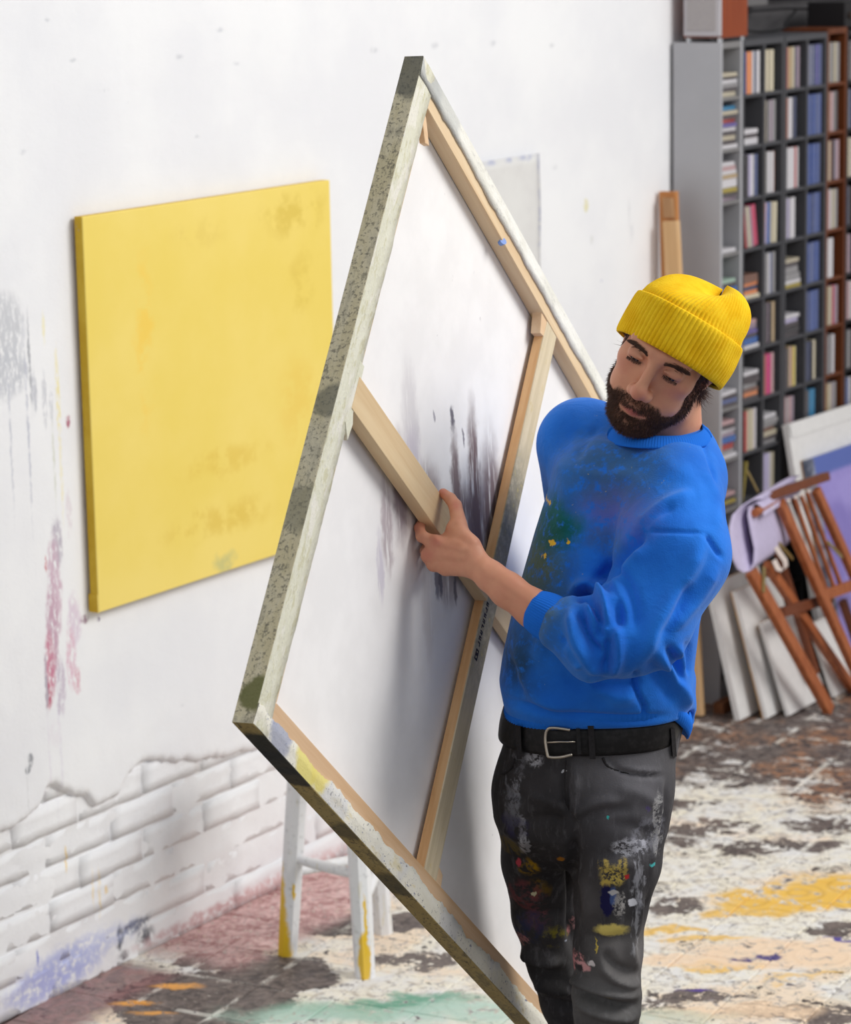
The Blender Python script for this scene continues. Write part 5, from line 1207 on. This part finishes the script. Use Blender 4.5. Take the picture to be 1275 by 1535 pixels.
def beard_mask(p):
    ax_ = np.abs(p[:, 0]); q = np.stack([ax_, p[:, 1], p[:, 2]], 1); m = np.zeros(len(p))
    pts = [((0, .088, -.100), .024), ((.030, .070, -.093), .022), ((.047, .030, -.072), .022), ((.058, .010, -.040), .017), ((.064, .004, -.005), .012), ((.067, .004, .03), .010)]
    for (a, ra), (b, rb) in zip(pts[:-1], pts[1:]):
        a, b = np.array(a), np.array(b); d = b - a; t = np.clip(((q - a) @ d) / (d @ d), 0, 1); r = np.linalg.norm(q - (a + t[:, None] * d), axis=1) / (ra + (rb - ra) * t)
        m = np.maximum(m, np.clip((1.12 - r) / .3, 0, 1))
    def e(c, r): return np.clip((1.15 - np.linalg.norm((q - np.array(c)) / np.array(r), axis=1)) / .3, 0, 1)
    m = np.maximum(m, e((.012, .098, -.0590), (.024, .02, .0100))); m = np.maximum(m, e((.032, .082, -.068), (.010, .02, .018))); m = np.maximum(m, e((.04, .06, -.075), (.018, .03, .018)))
    m = np.maximum(m, e((0, .092, -.088), (.008, .02, .008)) * .8)
    m *= 1 - e((0, .1, -.0745), (.018, .03, .0080)); m *= 1 - e((0, .125, -.038), (.02, .03, .011))
    m *= np.clip((p[:, 1] + .012) / .01, 0, 1) * np.clip((.045 - p[:, 2]) / .01, 0, 1) * np.clip((p[:, 2] + .135) / .02, 0, 1)
    return m
BM = beard_mask(HV)
def tint(V_, c, r, k):
    return k * np.clip(1.3 - np.linalg.norm((np.stack([np.abs(V_[:, 0]), V_[:, 1], V_[:, 2]], 1) - np.array(c)) / np.array(r), axis=1), 0, 1)
SK = np.array(S((212, 152, 122))[:3]); DK = np.array(S((60, 42, 36))[:3]); RED = np.array(S((196, 112, 98))[:3]); LIP = np.array(S((176, 92, 88))[:3])
col = np.tile(SK, (len(HV), 1))
def mixc(f, c):
    global col
    col = col * (1 - f[:, None]) + np.asarray(c)[None] * f[:, None]
mixc(tint(HV, (0, .115, -.032), (.016, .02, .014), .5), RED); mixc(tint(HV, (.045, .07, -.02), (.02, .03, .016), .35), RED); mixc(np.clip(tint(HV, (0, .098, -.0722), (.019, .02, .0085), 1.2), 0, .9), LIP)
mixc(tint(HV, (.03, .08, .004), (.02, .02, .009), .35), np.array(S((150, 96, 80))[:3])); mixc(BM * .62, DK); mixc(tint(HV, (.0315, .087, .003), (.0135, .012, .0026), .9), np.array(S((40, 26, 22))[:3]))
mixc(tint(HV, (.08, -.01, -.005), (.02, .03, .04), .4), RED)
headV = h2w(HV); headC = col

# ---------------------------------------------------------------- forearm and hand (world frame)
def yb(px, py): return onP(px, py, K(0, 0, -.004), CNF)[1]
arm = [(onY(850, 942, 4.405), .031), (onY(800, 913, 4.43), .0290), (onY(760, 884, 4.452), .0265), (onY(735, 864, 4.468), .0228), (onY(715, 846, 4.48), .0205)]
wr = onY(712, 842, 4.482)
lo = np.min([a[0] for a in arm] + [onY(600, 880, 4.5)], 0) - .05; hi = np.max([a[0] for a in arm] + [onY(720, 725, 4.6)], 0) + .05
hi[1] = 4.66
H2 = .0021
G, org = grid(lo, hi, H2)
F = chain(G, arm, .012)
mcp = {'i': onY(653, 815, 4.515), 'm': onY(642, 832, 4.522), 'r': onY(650, 846, 4.520), 'l': onY(668, 853, 4.512)}
pal = None
for k_, rw, rm in (('i', .018, .0125), ('m', .018, .012), ('r', .017, .011), ('l', .016, .010)):
    off = {'i': (700, 822, 4.487), 'm': (702, 834, 4.487), 'r': (704, 844, 4.487), 'l': (706, 850, 4.487)}[k_]
    g = cone(G, onY(*off), mcp[k_], rw, rm); pal = g if pal is None else smin(pal, g, .010)
thenar = cone(G, onY(702, 820, 4.49), onY(682, 792, 4.522), .0195, .0145)
pal = smin(pal, thenar, .012); pal = smin(pal, cone(G, onY(690, 800, 4.525), onY(664, 812, 4.53), .010, .010), .016)
F = smin(F, pal, .014)
def finger(pts, k=.003):
    global F
    pts = [(p - CNF * max(0.0, float(np.dot(p - CA, CNF)) + r - (CT - .0045)), r) for p, r in pts]    # stay in front of the cloth
    F = smin(F, chain(G, pts, .0035), k + .003)
finger([(onY(688, 786, 4.522), .0128), (onY(682, 758, 4.548), .0105), (onY(675, 748, 4.56), .0094), (onY(664, 739, 4.572), .0078)])
finger([(mcp['i'], .0118), (onY(632, 804, 4.528), .0094), (onY(622, 791, 4.545), .0082), (onY(626, 779, 4.562), .0072)])
finger([(mcp['m'], .0115), (onY(638, 826, 4.548), .0095), (onY(643, 812, 4.572), .008)])
finger([(mcp['r'], .0108), (onY(648, 845, 4.548), .009), (onY(656, 830, 4.572), .0078)])
finger([(mcp['l'], .0098), (onY(668, 854, 4.54), .0082), (onY(676, 842, 4.566), .007)])
V, Q = surface_nets(F, org, H2); V = relax(V, Q, 2, .4); N = vnormals(V, Q)
hs = [([(690, 824), (672, 818), (655, 812)], 1.6, 4), ([(694, 836), (668, 832), (645, 830)], 1.3, 4), ([(684, 826), (664, 823), (650, 821)], -1.5, 4), ([(690, 844), (668, 842), (652, 842)], -1.0, 4), ([(712, 812), (696, 796), (688, 784)], 1.8, 5), ([(700, 815), (684, 805), (672, 803)], -2.0, 6), ([(678, 762), (688, 759)], 1.0, 4), ([(723, 822), (728, 835), (722, 850)], 1.6, 6), ([(745, 850), (775, 872), (800, 888)], 1.2, 7), ([(740, 872), (765, 890), (790, 908)], -1.0, 6), ([(652, 806), (658, 814), (655, 822)], 1.8, 5), ([(636, 800), (634, 808)], 1.0, 4), ([(640, 826), (644, 838)], 1.4, 5)]
V = sculpt(V, N, hs, False); N = vnormals(V, Q)
pxy = project(V); c2 = np.tile(SK, (len(V), 1))
def spot(px, py, r, c, k):
    global c2
    f = k * np.exp(-((pxy - np.array([px, py])) ** 2).sum(1) / r ** 2); c2 = c2 * (1 - f[:, None]) + np.array(c)[None] * f[:, None]
for (px, py, r) in ((662, 738, 9), (622, 788, 9), (653, 812, 9), (640, 832, 10), (683, 758, 7)): spot(px, py, r, RED, .55)
f = .30 * np.clip((pxy[:, 0] - 715) / 60, 0, 1); c2 = c2 * (1 - f[:, None]) + np.array(S((176, 110, 82))[:3])[None] * f[:, None]
handV, handQ, handC = V, Q, c2
# hidden right hand gripping the far frame bar
rw_ = rsleeve[-1][0]; eg = K(CWD - .02, .55, -.02); hv = eg - rw_
lo = np.minimum(rw_, eg) - .09; hi = np.maximum(rw_, eg) + .09; G, org = grid(lo, hi, .0045)
wr2 = rw_ + hv * .62; dirh = hv / np.linalg.norm(hv); sd = CY - dirh * CY.dot(dirh); sd /= np.linalg.norm(sd)
F = cone(G, rw_, wr2, .032, .023)
for i_, o_ in enumerate((-.027, -.009, .009, .026)):
    kn = wr2 + hv * .22 + sd * o_; F = smin(F, cone(G, wr2 + sd * o_ * .5, kn, .017, .012), .012)
    tipb = K(CWD + .016, .55, .0) + sd * o_; F = smin(F, chain(G, [(kn, .011), (tipb, .009), (K(CWD + .016, .55, .03) + sd * o_, .008)], .004), .005)
F = smin(F, chain(G, [(wr2 - sd * .02, .015), (wr2 + hv * .25 - sd * .05, .011), (K(CWD - .03, .55, -.012) - sd * .05, .009)], .004), .008)
V, Q = surface_nets(F, org, .0045); V = relax(V, Q, 2, .4); rV, rQ = V, Q
# torso and legs under the clothes
lo = (onY(760, 1000, 4.6)[0], 4.42, .06); hi = (onY(1080, 1000, 4.6)[0], 5.2, onY(900, 640, 4.6)[2] + .03); G, org = grid(lo, hi, .014)
F = loft(G, [(r[0], r[1] + 32, r[2] - 32, r[3], max(.03, r[4] - .035)) for r in rows[2:]], 2.2)
F = smin(F, chain(G, [(p, r - .03) for p, r in legL]), .03); F = smin(F, chain(G, [(p, r - .028) for p, r in legR]), .03); F = smin(F, chain(G, [(p, r - .03) for p, r in sleeve[:4]]), .03)
F = smin(F, chain(G, [(p, r - .028) for p, r in rsleeve]), .03); F = smin(F, cone(G, onY(1000, 690, 4.68), onY(985, 740, 4.66), .055, .06), .03)
tV, tQ = surface_nets(F, org, .014); tV = relax(tV, tQ, 2)
parts = [(headV, HQ, headC), (handV, handQ, handC), (rV, rQ, np.tile(SK, (len(rV), 1))), (tV, tQ, np.tile(SK, (len(tV), 1)))]
AV = np.concatenate([p[0] for p in parts]); off = np.cumsum([0] + [len(p[0]) for p in parts[:-1]]); AQ = np.concatenate([p[1] + o for p, o in zip(parts, off)]); AC = np.concatenate([p[2] for p in parts])
sk = Mat('skin', .5, .35); at = sk.node('ShaderNodeAttribute', attribute_name='Col'); P = sk.pos(); n1 = sk.noise(P, 60, 4); n2 = sk.noise(P, 700, 2)
sk.color(sk.mix(sk.mul(sk.ramp(n1, .4, .7), .45), at.outputs['Color'], sk.mix(.5, at.outputs['Color'], S((196, 120, 100)))))
sk.b.inputs['Subsurface Weight'].default_value = .12; sk.b.inputs['Subsurface Radius'].default_value = (.012, .005, .003); sk.b.inputs['Subsurface Scale'].default_value = .5
sk.bump(n2, .12, .001)
bme = fast_mesh('body', AV, AQ); ca_ = bme.color_attributes.new('Col', 'FLOAT_COLOR', 'POINT'); ca_.data.foreach_set('color', np.concatenate([AC, np.ones((len(AC), 1))], 1).astype(np.float32).ravel())
body = link('body', bme, sk.m, person)
# eyes
EW = plain('eye_white', (206, 196, 190), .25, .5); EI = plain('iris', (40, 26, 20), .2, .5)
for s in (-1, 1):
    c = h2w((s * .0315, .0765, .008)); v, q_ = [], []
    for i in range(13):
        for j in range(20):
            a, b_ = math.pi * i / 12, 2 * math.pi * j / 20; v.append(c + HM @ (np.array([math.sin(a) * math.cos(b_), math.cos(a), math.sin(a) * math.sin(b_)]) * .0122 * HSC))
    for i in range(12):
        for j in range(20): q_.append((i * 20 + j, i * 20 + (j + 1) % 20, (i + 1) * 20 + (j + 1) % 20, (i + 1) * 20 + j))
    eo = MB().add(v, q_).build('eyeball', EW, person, smooth=True)
    g_ = np.array([-.05, .9, -.36]); g_ /= np.linalg.norm(g_); e1_ = np.cross(g_, [1, 0, 0]); e1_ /= np.linalg.norm(e1_); e2_ = np.cross(g_, e1_); v = [c + HM @ (g_ * .0127 * HSC)]
    for j in range(18): v.append(c + HM @ ((g_ * .0104 + (e1_ * math.cos(j * math.pi / 9) + e2_ * math.sin(j * math.pi / 9)) * .0075) * HSC))
    MB().add(v, [(0, 1 + j, 1 + (j + 1) % 18) for j in range(18)]).build('iris', EI, eo, smooth=True)
# hair made of strands
def strands(name, roots, dirs, lens, r0, mat, par, curl=.3, seed=1):
    rg = np.random.default_rng(seed); n_ = len(roots); roots = np.asarray(roots); dirs = np.asarray(dirs); dirs = dirs / np.linalg.norm(dirs, axis=1, keepdims=True); lens = np.asarray(lens)
    a = np.cross(dirs, rg.normal(size=(n_, 3))); a /= np.linalg.norm(a, axis=1, keepdims=True); b_ = np.cross(dirs, a)
    V = []; bend = a * (curl * lens * rg.uniform(-1, 1, n_))[:, None]
    for t, k in ((0, 1.0), (.5, .8)):
        c = roots + dirs * (lens * t)[:, None] + bend * t * t
        for j in range(3): V.append(c + r0 * k * (a * math.cos(2.094 * j) + b_ * math.sin(2.094 * j)))
    V.append(roots + dirs * lens[:, None] + bend)
    V = np.stack(V, 1).reshape(-1, 3); T = np.array([(0, 1, 4), (0, 4, 3), (1, 2, 5), (1, 5, 4), (2, 0, 3), (2, 3, 5), (3, 4, 6), (4, 5, 6), (5, 3, 6)])
    Fq = (np.arange(n_)[:, None, None] * 7 + T[None]).reshape(-1, 3)
    return link(name, fast_mesh(name, V, Fq), mat, par)
HB = plain('dark_brown_hair', (88, 62, 50), .55, .35, .25, 90)
rg = np.random.default_rng(5)
pr = BM / BM.sum(); ids = rg.choice(len(HV), 10000, p=pr); down = np.stack([np.sign(HV[ids, 0]) * .1, np.full(len(ids), .12), np.full(len(ids), -1.0)], 1)
d_ = HN[ids] * .45 + down * .75 + rg.normal(size=(len(ids), 3)) * .25
ln = (.005 + .005 * BM[ids] * np.clip((-.02 - HV[ids, 2]) / .06, .2, 1)) * rg.uniform(.6, 1.2, len(ids)) * HSC
be = strands('beard', h2w(HV[ids] + rg.normal(size=(len(ids), 3)) * .0006 - HN[ids] * .001), d_ @ HM.T, ln, .00042, HB, person, .35); be['kind'] = 'stuff'; be['label'] = 'short dark brown beard and moustache'
for s in (-1, 1):
    rt = []; dr = []
    for k_ in range(620):
        t = rg.uniform(0, 1); x = s * (.014 + .036 * t); z = .0235 + .0055 * math.sin(t * 2.2) - .006 * t + rg.normal() * .0021; rt.append((x, z)); dr.append((s * (.6 + .4 * t), .3, .55 - .9 * t))
    rt = np.array(rt); P3 = []
    for (x, z) in rt:
        dd = (HV[:, 0] - x) ** 2 + (HV[:, 2] - z) ** 2 + 1e3 * (HV[:, 1] < .03); P3.append(HV[np.argmin(dd)])
    strands('eyebrow', h2w(np.array(P3)), np.array(dr) @ HM.T, rg.uniform(.005, .009, len(P3)) * HSC, .00045, HB, person, .2, 7 + s)
m_ = (HV[:, 2] < .03) & (HV[:, 2] > -.055) & (HV[:, 1] < -.02) & (np.abs(HV[:, 0]) < .072) & (HV[:, 1] < -.045 + .5 * (HV[:, 2] + .05)); cand_ = np.where(m_)[0]
m2 = np.where((np.abs(HV[:, 0]) > .058) & (np.abs(HV[:, 0]) < .074) & (HV[:, 1] > .0) & (HV[:, 1] < .03) & (HV[:, 2] > -.02) & (HV[:, 2] < .05))[0]
m3 = np.where((np.abs(HV[:, 0]) > .040) & (np.abs(HV[:, 0]) < .068) & (HV[:, 1] > -.06) & (HV[:, 1] < -.012) & (HV[:, 2] > -.075) & (HV[:, 2] < -.02))[0]
ids = np.concatenate([rg.choice(np.concatenate([cand_, m3, m3]), 3600), rg.choice(m2, 900)]); d_ = HN[ids] * .5 + np.array([0, -.15, -.8]) + rg.normal(size=(len(ids), 3)) * .3
ln = np.concatenate([rg.uniform(.012, .028, 3600), rg.uniform(.006, .012, 900)])
hr = strands('hair', h2w(HV[ids]), d_ @ HM.T, ln * HSC, .0005, HB, person, .7, 9); hr['kind'] = 'stuff'
# lashes of the lowered eyes
for s in (-1, 1):
    rt = [((s * (.020 + .024 * t)), .0905 - .008 * abs(t - .4), .0035 - .002 * t) for t in np.linspace(0, 1, 60)]
    strands('eyelashes', h2w(np.array(rt)), np.tile(np.array([0, .6, -.6]), (60, 1)) @ HM.T + rg.normal(size=(60, 3)) * .1, np.full(60, .006), .0004, HB, person, .2, 3)

# ---------------------------------------------------------------- beanie
def beanie():
    m = Mat('mustard_wool', .95, .08); at_ = m.pos(); n1 = m.noise(at_, 30, 4); n2 = m.noise(at_, 330, 3, .7)
    m.color(m.mix(m.ramp(n1, .3, .7), S((236, 186, 22)), S((248, 206, 40)))); m.bump(n2, .45, .003); m.b.inputs['Sheen Weight'].default_value = .15; m.b.inputs['Sheen Tint'].default_value = (1, .8, .3, 1); return m.m
MY = beanie()
hat = bpy.data.objects.new('beanie', None); COL.objects.link(hat); hat.parent = person; hat['label'] = 'mustard yellow ribbed knit beanie with turned-up cuff'
hz = np.array([0, -.58, .815]); hz /= np.linalg.norm(hz); hx = np.array([1.0, 0, 0]); hy = np.cross(hz, hx)
HC = np.array([.0045, .0045, -.015]); RXH, RYH = .0890, .1050
def hat_pt(a, h, r, sx=0, sy=0): return HC + hx * (math.cos(a) * RXH * r + sx) + hy * (math.sin(a) * RYH * r + sy) + hz * h
NRIB = 78; NA = NRIB * 6
def rib(a): return abs(math.cos(a * NRIB / 2)) ** .8 - .55
def shell(name, prof, amp, parent, crown=False):
    V = []; F = []; m = len(prof)
    for i, (h, r, sh, ra) in enumerate(prof):
        for j in range(NA):
            a = 2 * math.pi * j / NA; rr = r
            hh2 = h
            if crown:
                t = max(0, (h - .075) / .045)
                rr = r * (1 + .07 * t * math.cos(4 * a + .6)); hh2 = h + .010 * t * math.cos(2 * a - .9) + .004 * math.sin(3 * a) * t
                # knitted gathers folding in near the crown
                fold = math.exp(-(((a - 5.9 + math.pi) % (2 * math.pi) - math.pi) / .22) ** 2) * max(0, (h - .065) / .045); rr -= .10 * fold * min(1, r * 2)
            rr += amp * ra * rib(a) / RXH
            wob = .003 * mnoise.noise((math.cos(a) * 2, math.sin(a) * 2, h * 22)) / RXH
            V.append(h2w(hat_pt(a, hh2, rr + wob, sh[0], sh[1])))
    for i in range(m - 1):
        for j in range(NA): F.append((i * NA + j, i * NA + (j + 1) % NA, (i + 1) * NA + (j + 1) % NA, (i + 1) * NA + j))
    o = link(name, fast_mesh(name, V, F), MY, parent); return o
cuff = [(.0, .985, (0, 0), .3), (-.004, 1.0, (0, 0), .6), (-.004, 1.03, (0, 0), .9), (.0, 1.05, (0, 0), 1)] + [(h, 1.055 + .012 * math.sin(math.pi * h / .066), (0, 0), 1) for h in np.linspace(.006, .060, 14)] + [(.0655, 1.05, (0, 0), .9), (.0675, 1.035, (0, 0), .5), (.0665, 1.01, (0, 0), .2), (.06, 1.0, (0, 0), .2)]
def hparent(o): o.parent = hat; o.matrix_parent_inverse = Matrix.Translation(-person.location); return o
hat.matrix_parent_inverse = Matrix.Identity(4); hat.location = (0, 0, 0)
c1 = shell('cuff_fold', cuff, .0024, None, False); hparent(c1)
cr = []
for t in np.linspace(0, 1, 46):
    h = .040 + .088 * math.sin(t * math.pi / 2) ** 1.0; r = 1.025 * max(0.0, math.cos(t * math.pi / 2)) ** .62 if t < .999 else .0
    s_ = max(0, t - .3) / .7
    cr.append((h, max(r, .012), (.018 * s_, -.016 * s_), 1.0 if t < .8 else 1.0 - (t - .8) / .25))
c2_ = shell('crown', cr, .0026, None, True); hparent(c2_)
